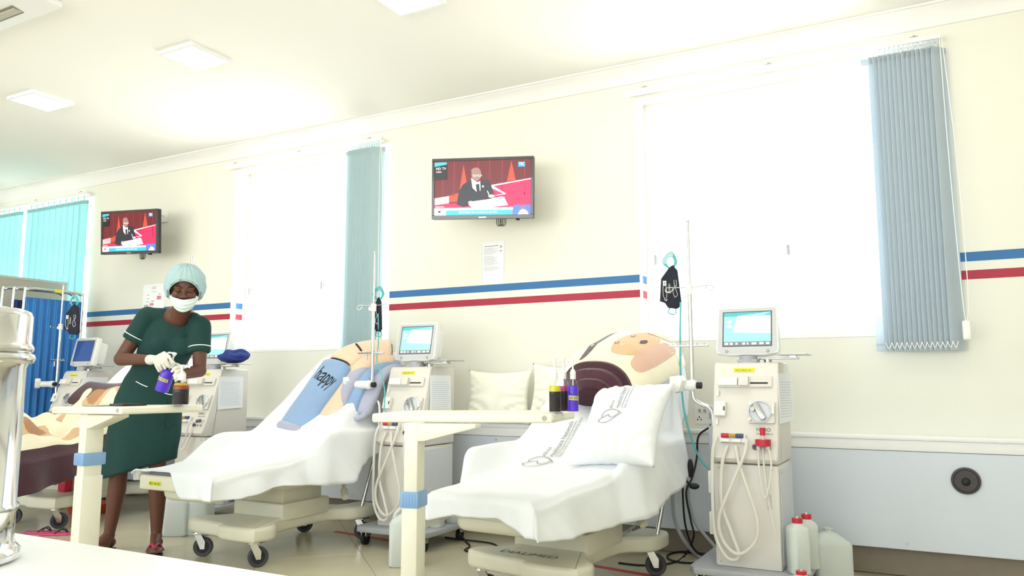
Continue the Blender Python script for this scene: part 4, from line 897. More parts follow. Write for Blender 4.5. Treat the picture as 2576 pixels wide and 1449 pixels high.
PURP = M('purple_sanitiser', '#5226D2', 0.45, var=0.12); IOD = M('dark_brown_iodine', '#170B0E', 0.6); AMB = M('amber_foam', '#8A3A08', 0.5, var=0.4, scale=60); AMB2 = M('yellow_foam', '#C79A12', 0.5, var=0.3, scale=60); DRED = M('dark_red_liquid', '#240A18', 0.6); YELL = M('yellow_liquid_film', '#D9D020', 0.4); PINKF = M('pink_film', '#B04078', 0.4)
def bottle(label, base, r, h, liq, level, film=None, filmh=0.0, text=None, mtx=None, spout=0.0, grp='pump bottles'):
    t = thing('pump_bottle', label, 'bottle', (0, 0, 0), group=grp)
    m = mtx if mtx is not None else Matrix.Translation(base) @ Matrix.Rotation(spout, 4, 'Z')
    t.matrix_basis = m
    hb = h * 0.62   # body up to shoulder
    pr = [(0, 0), (r * 0.9, 0), (r, r * 0.12), (r, hb * 0.72), (r * 0.93, hb * 0.82), (r * 0.72, hb * 0.92), (r * 0.42, hb * 0.98), (r * 0.38, hb * 1.06)]
    bm = B(); lathe(bm, pr, 28); obj('body', bm, CLEARB, t, world=False)
    def inner(z0, z1, mat, nm):
        q = []; rr = lambda z: interp([(zz, a) for a, zz in pr[1:]], z) * 0.955
        zs = [z0] + [z0 + (z1 - z0) * k / 6 for k in range(1, 7)]
        q = [(0, z0)] + [(rr(z), z) for z in zs] + [(0, z1)]
        bm = B(); lathe(bm, q, 28); obj(nm, bm, mat, t, world=False)
    inner(0.003, hb * level, liq, 'liquid')
    if film: inner(hb * level + 0.0003, hb * level + filmh, film, 'liquid_film')
    if film is AMB: inner(hb * level + filmh + 0.0003, hb * level + filmh + 0.012, AMB2, 'yellow_film')
    bm = B(); cyl(bm, (0, 0, 0.02), (0, 0, hb), 0.0025, n=8); obj('dip_tube', bm, WHITEP, t, world=False)
    bm = B(); lathe(bm, [(0, hb * 0.99), (r * 0.52, hb * 0.99), (r * 0.54, hb * 1.2), (r * 0.42, hb * 1.22), (r * 0.4, hb * 1.28), (r * 0.16, hb * 1.29), (r * 0.13, h * 0.93), (0, h * 0.93)], 22); cp_ = obj('pump_collar', bm, WHITEP, t, world=False)
    bm = B(); tube(bm, [(r * 0.25, 0, h * 0.965), (-r * 0.2, 0, h * 0.965), (-r * 0.75, 0, h * 0.955), (-r * 1.0, 0, h * 0.93)], r * 0.13, 8); lathe(bm, [(0, h * 0.92), (r * 0.2, h * 0.92), (r * 0.34, h * 0.985), (r * 0.3, h), (0, h)], 16); obj('pump_head', bm, WHITEP, t, world=False)
    if text:
        bm = B(); S = lambda u, v, d=0.0008: Vector((math.sin(u / r) * (r + d), -math.cos(u / r) * (r + d), v))
        z0, z1, u0, u1, tilt = text[1:]
        t4 = B(); g = [[t4.verts.new(S(lerp(u0, u1, i / 10), lerp(z0, z1, j) + tilt * (i / 10 - 0.5))) for j in (0, 1)] for i in range(11)]
        for a, b in zip(g, g[1:]): t4.faces.new((a[0], b[0], b[1], a[1]))
        merge(bm, t4); lt = B(); put_text(lt, text[0], (z1 - z0) * 0.95, lambda u, v: S(u0 + 0.003 + u, z0 + (z1 - z0) * 0.18 + v + tilt * ((u + 0.003) / (u1 - u0) - 0.5), 0.0014), width=(u1 - u0) * 0.9, mi=1); merge(bm, lt)
        obj('label_band', bm, [M('label_yellow_cream', '#D8CF8E', 0.6), INKB], t, world=False, smooth=False)
    return t
def ontab(mt, w, px, D):   # a point on the tabletop below this pixel column
    p = at(px, 1035, D); inv = mt.inverted() @ p; return mt @ Vector((inv.x, inv.y, 0.001))
bottle('pump bottle of blackish brown liquid, leftmost on the table by the right bed', ontab(mt1, w1, 1396, 2.98), 0.0225, 0.205, IOD, 0.62, YELL, 0.022, spout=YAW)
bottle('pump bottle of dark red liquid in the middle of the three by the right bed', ontab(mt1, w1, 1418, 3.05), 0.0215, 0.207, DRED, 0.62, PINKF, 0.02, spout=YAW)
bottle('pump bottle of purple sanitiser, rightmost on the table by the right bed', ontab(mt1, w1, 1442, 3.0), 0.0215, 0.205, PURP, 0.80, text=('HAND SANITIZER', 0.045, 0.062, -0.02, 0.028, -0.003), spout=YAW)
bottle('pump bottle of dark brown iodine with amber foam standing before the nurse', ontab(mt2, w2, 453, 3.78), 0.0375, 0.195, IOD, 0.62, AMB, 0.02, spout=YAW + R(180))
# small flat items on the left table
bm = B(); p = ontab(mt2, w2, 322, 3.72); box(bm, (-0.06, -0.06, 0), (0.06, 0.06, 0.012), bev=0.002, mtx=mt2 @ Matrix.Translation(mt2.inverted() @ p)); tag(origin_to(obj('clip_folder', bm, M('dark_folder', '#26262C', 0.4)), p), 'thin dark folder lying on the table in front of the nurse', 'folder')
bm = B(); p = ontab(mt2, w2, 250, 3.78); box(bm, (-0.065, -0.05, 0), (0.065, 0.05, 0.005), bev=0.001, mtx=mt2 @ Matrix.Translation(mt2.inverted() @ p)); tag(origin_to(obj('metal_tray', bm, STEELB), p), 'small flat metal tray left of the dark folder', 'tray')

# ------------------------------------------------------------------ pillows
def pillow(label, c, X, Yv, w, h, th, mat=PILLM, name='pillow', seed=1, group=None):
    X = Vector(X).normalized(); Yv = Vector(Yv); Yv = (Yv - X * X.dot(Yv)).normalized(); Nn = X.cross(Yv); m = frame(Vector(c), X, Yv, Nn)
    rnd = random.Random(seed); ph = [rnd.uniform(0, 6.28) for _ in range(5)]
    def S(u, v, s=1, d=0.0):
        e = max(0.0, 1 - abs(u) ** 2.6) ** 0.55 * max(0.0, 1 - abs(v) ** 2.6) ** 0.55
        x = u * w / 2 * (1 - 0.12 * (1 - v * v)); y = v * h / 2 * (1 - 0.12 * (1 - u * u))
        r = math.hypot(u, v); wr = 0.006 * math.sin(9 * u * v * 3 + ph[0]) * e + 0.004 * math.sin(22 * math.atan2(v, u + 1e-6) + ph[1]) * e * min(1, r) * (1 if r > .6 else 0.2)
        return m @ Vector((x, y, s * (th / 2 * e + wr + d)))
    bm = B()
    for s in (1, -1): gridsurf(bm, lambda a, b: S(a * 2 - 1, b * 2 - 1, s), 40, 40)
    bmesh.ops.remove_doubles(bm, verts=bm.verts[:], dist=0.0006); bmesh.ops.recalc_face_normals(bm, faces=bm.faces[:])
    o = origin_to(obj(name, bm, mat, angle=0), c); tag(o, label, 'pillow', group); return o, S
pillow('cream pillow standing on the wall ledge right of the middle machine', ony(1254, 998, 4.52), (1, 0, 0.0), (0, 0.14, 1), 0.49, 0.36, 0.13, seed=2, group='cream pillows on the wall ledge')
pillow('cream pillow on the wall ledge, half hidden by the bottles and the right bed', ony(1415, 988, 4.53), (1, 0, -0.05), (0, 0.12, 1), 0.46, 0.36, 0.12, seed=5, group='cream pillows on the wall ledge')
pil, PS = pillow('white pillow with printed grey emblem lying against the raised back of the right bed', (-1.355, 3.665, 0.80), (0.98, 0.02, 0.03), (0.17, 0.74, 0.68), 0.42, 0.56, 0.2, mat=SHEET, seed=9)
bm = B(); logo(bm, lambda u, v: PS((0.035 - v) / 0.21, (u - 0.0) / 0.28, 1, 0.003), 1.0); obj('printed_lettering', bm, M('grey_print', '#8B8B92', 0.8), pil, smooth=False)

# ------------------------------------------------------------------ blankets
CREAM = M('cream_plush', '#F3EBCF', 0.95, var=0.05, sheen=0.3, bump=0.4, bscale=90); BRN = M('brown_plush', '#43202C', 0.95, var=0.25, scale=18, sheen=0.4, bump=0.4, bscale=90); TAN = M('tan_plush', '#D7B48C', 0.95, var=0.1, sheen=0.3, bump=0.4, bscale=90); DTAN = M('dark_tan_plush', '#B58A66', 0.95, var=0.15, bump=0.4)
LBL = M('light_blue_plush', '#8FAED6', 0.95, var=0.08, scale=8, sheen=0.4, bump=0.4, bscale=90); LIL = M('lilac_grey_plush', '#B3B5CC', 0.95, var=0.06, sheen=0.4, bump=0.4, bscale=90); PEA = M('peach_plush', '#F2D3B8', 0.95, var=0.05, sheen=0.3, bump=0.4, bscale=90)
def dome(A, Bp, up, prof, s0=0.0, s1=1.0, na=36, ns=24, power=0.8):
    A = Vector(A); Bp = Vector(Bp); ax = Bp - A; up = Vector(up); up = (up - ax * up.dot(ax) / ax.length_squared).normalized(); side = ax.normalized().cross(up)
    def S(s, th, d=0.0):
        a, b = interp([(k[0], k[1]) for k in prof], s), interp([(k[0], k[2]) for k in prof], s)
        c = math.cos(th); q = math.sin(th)
        return A + ax * s + side * (math.copysign(abs(c) ** power, c) * (a + d)) + up * (max(0, q) ** power * (b + d) if q >= 0 else q * 0.02)
    bm = B(); gridsurf(bm, lambda u, v: S(lerp(s0, s1, u), v * 2 * math.pi), ns, na * 2)
    for s in (s0, s1):
        t = B(); vs = [t.verts.new(S(s, 2 * math.pi * k / (na * 2))) for k in range(na * 2)]; cc = t.verts.new(A + ax * (s + (0.0)) + up * 0.06)
        for k in range(na * 2): t.faces.new((vs[k], vs[(k + 1) % (na * 2)], cc))
        merge(bm, t)
    bmesh.ops.remove_doubles(bm, verts=bm.verts[:], dist=0.0005); bmesh.ops.recalc_face_normals(bm, faces=bm.faces[:]); return bm, S
bl = thing('folded_blanket', 'thick cream and brown animal-print blanket folded over the head of the right bed', 'blanket', (-1.64, 4.15, 1.05), group=None)
A = at(1508, 990, 4.12); Bp = at(1650, 905, 4.62); upv = Vector((-0.05, -0.35, 0.93))
bm, DS = dome(A, Bp, upv, [(0, 0.215, 0.19), (0.25, 0.26, 0.235), (0.6, 0.28, 0.24), (0.85, 0.24, 0.19), (1.0, 0.12, 0.09)], power=0.85)
obj('outer_fold', bm, CREAM, bl, angle=0)
def decal(name, pts, mat, lift, S=DS, k=5):
    P = crom([(a, b, 0) for a, b in pts], k, True); t = B(); c = Vector((sum(p.x for p in P) / len(P), sum(p.y for p in P) / len(P), 0)); n = len(P); rings = []
    for q in (1.0, 0.75, 0.5, 0.25):
        rings.append([t.verts.new(S(lerp(c.x, p.x, q), lerp(c.y, p.y, q), lift)) for p in P])
    cc = t.verts.new(S(c.x, c.y, lift))
    for r0, r1 in zip(rings, rings[1:]):
        for i in range(n): t.faces.new((r0[i], r0[(i + 1) % n], r1[(i + 1) % n], r1[i]))
    for i in range(n): t.faces.new((rings[-1][i], rings[-1][(i + 1) % n], cc))
    bmesh.ops.recalc_face_normals(t, faces=t.faces[:]); return t
bm = B()
def D(pts, lift, mi): t = decal('', pts, None, lift); merge(bm, t, None, mi)
D([(0.02, 1.98), (0.25, 2.0), (0.5, 1.98), (0.8, 1.95), (0.8, 1.8), (0.5, 1.82), (0.25, 1.78), (0.06, 1.82)], 0.002, 0)
D([(0.12, 1.35), (0.35, 1.5), (0.55, 1.35), (0.65, 1.0), (0.5, 0.75), (0.3, 0.7), (0.15, 0.95)], 0.002, 1)
D([(0.1, 0.75), (0.3, 0.85), (0.6, 0.72), (0.7, 0.45), (0.4, 0.35), (0.12, 0.4)], 0.0025, 2)
D([(0.6, 1.2), (0.8, 1.3), (0.95, 1.0), (0.85, 0.7), (0.68, 0.8)], 0.0025, 1)
for c in ((0.26, 1.42), (0.46, 1.33)): D([(c[0] - 0.03, c[1]), (c[0], c[1] + 0.045), (c[0] + 0.03, c[1]), (c[0], c[1] - 0.045)], 0.0035, 3); D([(c[0] - 0.015, c[1]), (c[0], c[1] + 0.02), (c[0] + 0.015, c[1]), (c[0], c[1] - 0.02)], 0.0042, 4)
D([(0.36, 1.02), (0.41, 1.08), (0.46, 1.0), (0.41, 0.94)], 0.0035, 0)
obj('print_patches', bm, [BRN, TAN, M('rosy_tan_plush', '#D9B4A0', 0.95, bump=0.3), DTAN, CREAM], bl)
for k, (sc_, off, mt_) in enumerate(((0.97, -0.03, BRN), (0.82, -0.075, M('brown_plush_b', '#4E2636', 0.95, var=0.3, scale=14, sheen=0.4, bump=0.4)), (0.6, -0.11, BRN), (0.38, -0.14, M('brown_plush_c', '#3A1C28', 0.95, var=0.2, bump=0.4)))):
    bm, _ = dome(A + upv * (-0.004 * k), Bp, upv, [(0, 0.215 * sc_, 0.185 * sc_), (0.3, 0.22 * sc_, 0.19 * sc_)], s0=off * 1.2, s1=0.28, power=0.8); obj('inner_fold', bm, mt_, bl, angle=0)

bb = thing('folded_blanket', 'pale blue and peach lettered blanket rolled on the raised back of the middle bed', 'blanket', (-3.6, 4.0, 0.95))
def roll(path, a, b, mat, name, parent, up, scale=None, power=0.75, lean=0.0):
    P = crom(path, 8); n = len(P); sec = []
    for k in range(40):
        th = 2 * math.pi * k / 40; c, s = math.cos(th), math.sin(th); sec.append((math.copysign(abs(c) ** power, c) * a, math.copysign(abs(s) ** power, s) * b))
    sc = []
    for i in range(n):
        u = i / (n - 1); e = min(1, (min(u, 1 - u) * n / 2.0 + 0.8) / 1.6) if scale is None else interp(scale, u); sc.append((min(1, e), min(1, e)))
    bm = B(); sweep(bm, P, sec, scale=sc, up=up); o = obj(name, bm, mat, parent, angle=0); fr = frames(P, up)
    def S(u, th, d=0.0):
        f = u * (n - 1); i = min(int(f), n - 2); r = f - i; p = P[i].lerp(P[i + 1], r); tt, uu, ss = fr[i]; c, s = math.cos(th), math.sin(th); k = lerp(sc[i][0], sc[i + 1][0], r)
        return p + ss * math.copysign(abs(c) ** power, c) * (a * k + d) + uu * math.copysign(abs(s) ** power, s) * (b * k + d)
    return o, S
UPB = (0.1, -0.6, 0.8)
p1 = [at(736, 1088, 4.93), at(770, 1035, 5.0), at(812, 975, 5.06), at(858, 912, 5.16)]
o, BS = roll(p1, 0.125, 0.062, LBL, 'blue_roll', bb, UPB)
bm = B(); 
put_text(bm, 'happy', 0.10, lambda u, v: BS(0.70 + v * 2.1 - u * 0.2, 1.5 + (0.06 - u) * 8.2, 0.003), width=0.165, shear=0.25)
obj('black_lettering', bm, INKB, o, smooth=False)
bm = B(); tube(bm, [BS(0.985, math.pi * k / 10, 0.003) for k in range(0, 11)], 0.008, 6, 2); obj('black_seam', bm, INKB, o)
# rolled hem at the lower end
bm = B(); q = [BS(0.045, 2 * math.pi * k / 16, -0.002) for k in range(16)]; tube(bm, q, 0.03, 10, 3, closed=True); obj('lilac_hem', bm, LIL, o)
bm = B(); q = [BS(0.0, 2 * math.pi * k / 16, -0.055) + Vector((0, -0.02, 0.0)) for k in range(16)]; tube(bm, q, 0.02, 10, 3, closed=True); obj('inner_roll', bm, PEA, o)
o2, S2_ = roll([at(855, 918, 5.17), at(890, 893, 5.24), at(945, 882, 5.3), at(985, 885, 5.33)], 0.115, 0.05, PEA, 'peach_fold', bb, UPB)
bm = B(); tube(bm, [S2_(0.42, math.pi * (0.35 + 0.03 * k), 0.002) for k in range(0, 9)], 0.007, 6, 2); obj('black_mark', bm, INKB, o2); bm = B(); tube(bm, [S2_(0.97, math.pi * (0.2 + 0.06 * k), -0.008) for k in range(0, 10)], 0.007, 6, 2); obj('black_mark', bm, INKB, o2)
for path, a, b, mt_, nm in (([at(800, 1078, 4.93), at(832, 1030, 4.97), at(868, 965, 5.07), at(915, 915, 5.17), at(985, 900, 5.3)], 0.095, 0.045, PEA, 'peach_layer'),
                        ([at(832, 1088, 4.93), at(858, 1020, 4.97), at(890, 955, 5.05), at(935, 920, 5.16), at(990, 908, 5.28)], 0.045, 0.04, LIL, 'lilac_edge'),
                        ([at(872, 1050, 4.95), at(885, 1005, 5.0), at(915, 950, 5.08), at(955, 920, 5.2), at(1000, 915, 5.3)], 0.075, 0.04, LBL, 'blue_layer'),
                        ([at(905, 1045, 4.95), at(925, 1000, 5.0), at(945, 955, 5.08), at(975, 930, 5.18), at(1000, 925, 5.28)], 0.07, 0.035, LIL, 'lilac_layer')):
    roll(path, a, b, mt_, nm, bb, UPB)
bm = B(); tube(bm, [at(715, 1090, 4.9), at(742, 1095, 4.87), at(800, 1090, 4.85), at(842, 1084, 4.86), at(850, 1070, 4.88)], 0.022, 10); obj('lower_hem', bm, LIL, bb)
bm = B(); tube(bm, [at(858, 1058, 4.9), at(880, 1056, 4.9), at(912, 1048, 4.91), at(924, 1032, 4.94)], 0.018, 10); obj('lower_hem', bm, LIL, bb)

# patterned blanket heaped over the far left bed
W3_ = _mw(bed3)
def blk(u, v):
    y = lerp(-0.98, 0.32, u); t_ = lerp(-1.0, 1.3, v); x = max(-0.42, min(0.44, t_ * 0.42))
    bump = 0.13 + 0.05 * math.sin(7 * y + 5 * x) + 0.045 * math.sin(13 * y - 9 * x + 1) + 0.022 * math.sin(27 * y + 19 * x) * math.cos(15 * x - 6 * y)
    e = min(1, (1 - abs(t_)) / 0.35) if abs(t_) < 1 else 0; z = zc(min(y, 0.1)) + 0.03 + bump * math.sin(max(0, e) * 1.57)
    if t_ > 0.95: f = (t_ - 0.95) / 0.35; z -= 0.24 * f * (1 + 0.12 * math.sin(5 * y)); x += 0.02 * math.sin(22 * y) * f + 0.03 * f
    fr = sstep(0.12, 0.0, u); z -= 0.10 * fr * (1 - 0.8 * sstep(0.7, 1.0, t_))
    return W3_ @ Vector((x, y, z))
bm = B(); gridsurf(bm, blk, 170, 220)
def idx(f):
    c = W3_.inverted() @ f.calc_center_median(); x, y = c.x, c.y
    if x > 0.405 or y < -0.95: return 1
    if x > 0.36: return 0
    n = math.sin(9 * y + 4 * x) + math.sin(11 * x - 5 * y + 2) + 0.6 * math.sin(23 * x + 17 * y)
    return 3 if n > 1.1 else 2 if n > 0.35 else 1 if n < -2.1 else 0
for f in bm.faces: f.material_index = idx(f)
o = tag(origin_to(obj('heaped_blanket', bm, [CREAM, BRN, TAN, DTAN], angle=0), (-5.6, 3.6, 0.7)), 'brown, tan and cream patterned blanket heaped over the far left bed', 'blanket'); solid(o, 0.012, 1.0)
# dark brown fold near its head end
bm = B(); P3 = [W3_ @ Vector((x, 0.30, zc(0.30) + 0.045 + 0.012 * math.sin(9 * x))) for x in (-0.4, -0.25, -0.1, 0.05, 0.2, 0.34)]
sweep(bm, crom(P3, 5), [(0.13 * math.cos(k * math.pi / 10), 0.04 * math.copysign(abs(math.sin(k * math.pi / 10)) ** 0.7, math.sin(k * math.pi / 10))) for k in range(20)], up=(0, -0.62, 0.78)); obj('brown_fold', bm, BRN, o)

# ------------------------------------------------------------------ the nurse
SKIN = M('dark_brown_skin', '#613A2B', 0.5, var=0.06, scale=30, bump=0.05, bscale=200); DRESS = M('dark_green_cotton', '#0C3A37', 0.85, var=0.08, scale=25, bump=0.25, bscale=14)
GLOVE = M('white_latex_glove', '#E2DFD4', 0.5, var=0.03, bump=0.2, bscale=50); CAPM = M('pale_aqua_cap', '#BFDCE2', 0.8, var=0.08, scale=40, bump=0.6, bscale=30, tr=0.25); MASK = M('pale_mask', '#DDEDEC', 0.8, var=0.02, bump=0.1)
PIPE = M('white_piping', '#E8EEEE', 0.7)
nurse = thing('person', 'person in dark green uniform, bouffant cap, lowered mask and white gloves, holding a purple bottle', 'person', (-4.25, 3.2, 0))
hc = at(465, 728, 4.50)
HM = Matrix.Translation(hc) @ Matrix.Rotation(YAW + R(20), 4, 'Z') @ Matrix.Rotation(R(16), 4, 'X') @ Matrix.Rotation(R(2), 4, 'Y')
H = lambda x, y, z: HM @ Vector((x, y, z))      # head space: x image right, -y to the camera, z up
bm = B(); HR = HM.to_3x3().to_4x4()
ell(bm, H(0, 0.012, 0.02), (0.077, 0.095, 0.098), HR, 28); ell(bm, H(0, -0.02, -0.045), (0.064, 0.066, 0.075), HR, 24); ell(bm, H(0, -0.048, -0.092), (0.03, 0.03, 0.024), HR, 16)
for s in (-1, 1):
    ell(bm, H(s * 0.038, -0.062, -0.022), (0.028, 0.022, 0.028), HR, 16)      # cheeks
    ell(bm, H(s * 0.031, -0.076, 0.022), (0.026, 0.014, 0.010), HR, 14)       # brow ridge
    ell(bm, H(s * 0.031, -0.073, 0.006), (0.017, 0.013, 0.012), HR, 14)       # lowered eyelid
    ell(bm, H(s * 0.013, -0.091, -0.029), (0.010, 0.010, 0.008), HR, 12)      # nostrils
    ell(bm, H(s * 0.078, 0.01, -0.01), (0.010, 0.02, 0.032), HR, 14)          # ears
cap(bm, H(0, -0.077, 0.012), H(0, -0.094, -0.024), 0.008, 0.0125, 12); ell(bm, H(0, -0.098, -0.027), (0.0135, 0.012, 0.010), HR, 14)
nk = at(453, 800, 4.60)
cap(bm, H(0, 0.02, -0.06), nk, 0.053, 0.058)
ch = at(437, 828, 4.64); SR = at(372, 800, 4.63); SL = at(503, 822, 4.60)
cap(bm, SR - UP * 0.02, at(425, 865, 4.67), 0.036, 0.045); cap(bm, SL - UP * 0.02, at(435, 865, 4.67), 0.036, 0.045)
MR = Matrix.Rotation(YAW, 4, 'Z')
ell(bm, at(452, 797, 4.635), (0.09, 0.086, 0.072), MR, 24)      # upper chest seen in the neckline
ell(bm, at(420, 880, 4.67), (0.11, 0.07, 0.17), MR); ell(bm, at(375, 1000, 4.70), (0.14, 0.09, 0.14), MR)
ER = at(304, 903, 4.57); WR = at(382, 905, 4.36); EL = at(502, 932, 4.52); WL = at(450, 944, 4.36)
cap(bm, SR, ER, 0.05, 0.038); cap(bm, ER, WR, 0.040, 0.027); cap(bm, SL, EL, 0.047, 0.036); cap(bm, EL, WL, 0.039, 0.027)
KR = at(300, 1180, 4.68); KL = at(396, 1180, 4.68)
def setz(p, z): p = Vector(p); p.z = z; return p
AR = setz(at(274, 1350, 4.66), 0.09); AL = setz(at(393, 1352, 4.66), 0.09)
cap(bm, at(345, 1030, 4.70), KR, 0.075, 0.05); cap(bm, at(390, 1030, 4.70), KL, 0.075, 0.048)
for K_, A_ in ((KR, AR), (KL, AL)):
    mid = K_.lerp(A_, 0.32); cap(bm, K_, mid + FWD * 0.01, 0.05, 0.052); cap(bm, mid + FWD * 0.01, A_, 0.052, 0.030)
toeR = setz(AR - FWD * 0.17 - RIGHT * 0.03, 0.032); toeL = setz(AL - FWD * 0.15 + RIGHT * 0.06, 0.032)
for A_, T_ in ((AR, toeR), (AL, toeL)):
    heel = setz(A_ + FWD * 0.03, 0.045); d = (T_ - A_); d.z = 0; d.normalize(); side = Vector((-d.y, d.x, 0))
    ell(bm, heel, (0.027, 0.027, 0.03)); cap(bm, A_, setz(A_.lerp(T_, 0.5), 0.05), 0.034, 0.03); cap(bm, setz(A_.lerp(T_, 0.2), 0.045), T_, 0.033, 0.026)
    for k in range(5): q = T_ + side * (0.034 - 0.017 * k); cap(bm, q - d * 0.03, setz(q + d * (0.025 - 0.004 * abs(k - 1)), 0.026), 0.013, 0.0085, 10)
body = obj('body', bm, SKIN, nurse, angle=0); remesh(body, 0.0055, 3)
HAIR = M('dark_hair', '#17110F', 0.7)
for s in (-1, 1):
    bm = B(); tube(bm, [H(s * 0.012, -0.0905, 0.022), H(s * 0.03, -0.0905, 0.031), H(s * 0.05, -0.079, 0.024)], 0.0022, 6); obj('eyebrow', bm, HAIR, nurse)
    bm = B(); tube(bm, [H(s * 0.016, -0.0825, 0.002), H(s * 0.031, -0.086, -0.0045), H(s * 0.046, -0.078, 0.001)], 0.0018, 6); obj('eyelashes', bm, HAIR, nurse)
bm = B(); ell(bm, H(0, -0.078, -0.058), (0.022, 0.012, 0.008), HR, 14); obj('lips', bm, M('lips', '#6A3436', 0.45), nurse)
# cap
bm = B(); t = B(); bmesh.ops.create_uvsphere(t, u_segments=72, v_segments=48, radius=1)
dead = []
for f in t.faces:
    c = f.calc_center_median()
    if (c.y < 0.05 and (c.x / 0.80) ** 2 + ((c.z + 0.42) / 0.80) ** 2 < 1) or c.z < -0.62: dead.append(f)
bmesh.ops.delete(t, geom=dead, context='FACES')
for v in t.verts:
    c = v.co.copy(); a = math.atan2(c.x, -c.y + 0.2); r = 1 + 0.03 * math.sin(26 * a + 3 * c.z) * (0.4 + abs(c.z)) + 0.02 * math.sin(11 * a + 9 * c.z)
    v.co = Vector((c.x * 0.112 * r, 0.022 + c.y * 0.125 * r, 0.022 + c.z * 0.122 * r))
t.transform(HM); merge(bm, t); o = solid(obj('bouffant_cap', bm, CAPM, nurse, angle=0), 0.002)
bm = B(); pts = []
for k in range(25):
    a = math.pi * (k / 24 * 1.24 - 0.12); x = 0.80 * math.cos(a); z = -0.42 + 0.80 * math.sin(a); y = -math.sqrt(max(0.02, 1 - x * x - z * z)); pts.append(H(x * 0.106, 0.02 + y * 0.119, 0.022 + z * 0.116))
tube(bm, pts, 0.004, 6, 2); obj('cap_elastic', bm, CAPM, nurse)
# mask pulled below the nose
def mk(u, v):
    a = (u * 2 - 1) * 1.15; top = -0.043; bot = -0.118; z = lerp(top, bot + 0.03 * abs(u * 2 - 1) ** 1.6, v) ; pleat = 0.003 * math.sin(v * 22)
    rx = 0.081 * (1 - 0.25 * v ** 2); ry = 0.088 * (1 - 0.18 * v ** 2) + pleat + 0.012 * math.sin(v * 3.1)
    return H(math.sin(a) * rx, -0.012 - math.cos(a) * ry, z + 0.012 * abs(u * 2 - 1) * (1 - v))
bm = B(); gridsurf(bm, mk, 30, 22); solid(obj('face_mask', bm, MASK, nurse, angle=0), 0.002)
for s in (-1, 1):
    bm = B(); tube(bm, [H(s * 0.074, -0.045, -0.04), H(s * 0.084, -0.01, -0.005), H(s * 0.088, 0.02, 0.0)], 0.0018, 6); tube(bm, [H(s * 0.06, -0.05, -0.08), H(s * 0.08, -0.01, -0.04), H(s * 0.088, 0.02, -0.01)], 0.0018, 6); obj('ear_loop', bm, MASK, nurse)
# dress: rings from shoulder line to hem
RG = [((441, 797, 4.66), 0.105, 0.065), ((437, 812, 4.66), 0.160, 0.085), ((432, 835, 4.655), 0.172, 0.105), ((422, 870, 4.65), 0.168, 0.118), ((408, 905, 4.66), 0.156, 0.112), ((394, 930, 4.68), 0.152, 0.105), ((384, 950, 4.69), 0.162, 0.113), ((374, 1000, 4.70), 0.196, 0.13), ((367, 1050, 4.70), 0.208, 0.14), ((360, 1100, 4.69), 0.216, 0.145), ((351, 1150, 4.68), 0.214, 0.15), ((347, 1180, 4.68), 0.216, 0.155)]
t = B(); rings = []; NR = 64
for j, (p, a, b) in enumerate(RG):
    c = at(*p); tilt = 0.06 * sstep(8, 11, j)
    rings.append([t.verts.new(c + RIGHT * (a * math.cos(2 * math.pi * k / NR)) * (1 + 0.035 * sstep(6, 11, j) * math.sin(7 * 2 * math.pi * k / NR)) + FWD * (b * math.sin(2 * math.pi * k / NR)) * (1 + 0.035 * sstep(6, 11, j) * math.sin(7 * 2 * math.pi * k / NR + 1)) + UP * (tilt * math.cos(2 * math.pi * k / NR))) for k in range(NR)])
for r0, r1 in zip(rings, rings[1:]):
    for k in range(NR): t.faces.new((r0[k], r0[(k + 1) % NR], r1[(k + 1) % NR], r1[k]))
t.faces.new(rings[0]); t.faces.new(rings[-1]); bmesh.ops.recalc_face_normals(t, faces=t.faces[:])
bm = B(); merge(bm, t)
def sleeve(S, E, f, r0, r1):
    S = Vector(S); q = S.lerp(E, f); ell(bm, S + UP * 0.004, (r0 * 0.98,) * 3, n=20); cyl(bm, S, q, r0, r1, 28); return q
q1 = sleeve(SR, ER, 0.58, 0.066, 0.064); q2 = sleeve(SL, EL, 0.60, 0.064, 0.061)
cap(bm, SR + UP * 0.003, at(413, 785, 4.64) - UP * 0.02, 0.062, 0.045); cap(bm, SL + UP * 0.003, at(487, 792, 4.62) - UP * 0.025, 0.060, 0.042)
ell(bm, at(405, 868, 4.58), (0.07, 0.06, 0.065), MR); ell(bm, at(462, 872, 4.57), (0.068, 0.06, 0.065), MR)
ell(bm, at(350, 838, 4.63), (0.05, 0.06, 0.05), MR)
dress = obj('dress', bm, DRESS, nurse, angle=0); remesh(dress, 0.008, 6)
# neckline opening: skin yoke slightly proud of the cloth
def ring(S, E, f, r):
    S = Vector(S); m, L = aim(S.lerp(E, f), E); return [m @ Vector((r * math.cos(2 * math.pi * k / 20), r * math.sin(2 * math.pi * k / 20), 0)) for k in range(20)]
for S, E, f, r in ((SR, ER, 0.46, 0.0655), (SL, EL, 0.48, 0.063)):
    bm = B(); tube(bm, ring(S, E, f, r), 0.0032, 6, 2, closed=True); obj('sleeve_piping', bm, PIPE, nurse)
def dfront(px, py, lift=0.007):
    for (p0, a0, b0), (p1, a1, b1) in zip(RG, RG[1:]):
        if p0[1] <= py <= p1[1]:
            f = (py - p0[1]) / (p1[1] - p0[1]); cx = lerp(p0[0], p1[0], f); D = lerp(p0[2], p1[2], f); a = lerp(a0, a1, f); b = lerp(b0, b1, f)
            dx = (px - cx) / F * D; return at(px, py, D - b * 1.05 * math.sqrt(max(0.0, 1 - (dx / a / 1.05) ** 2)) - lift)
for pts in ([(319, 948), (330, 953), (345, 961), (358, 968), (371, 973)], [(414, 989), (425, 992), (433, 993)]):
    bm = B(); tube(bm, [dfront(*p) for p in pts], 0.003, 6, 2); obj('pocket_piping', bm, PIPE, nurse)
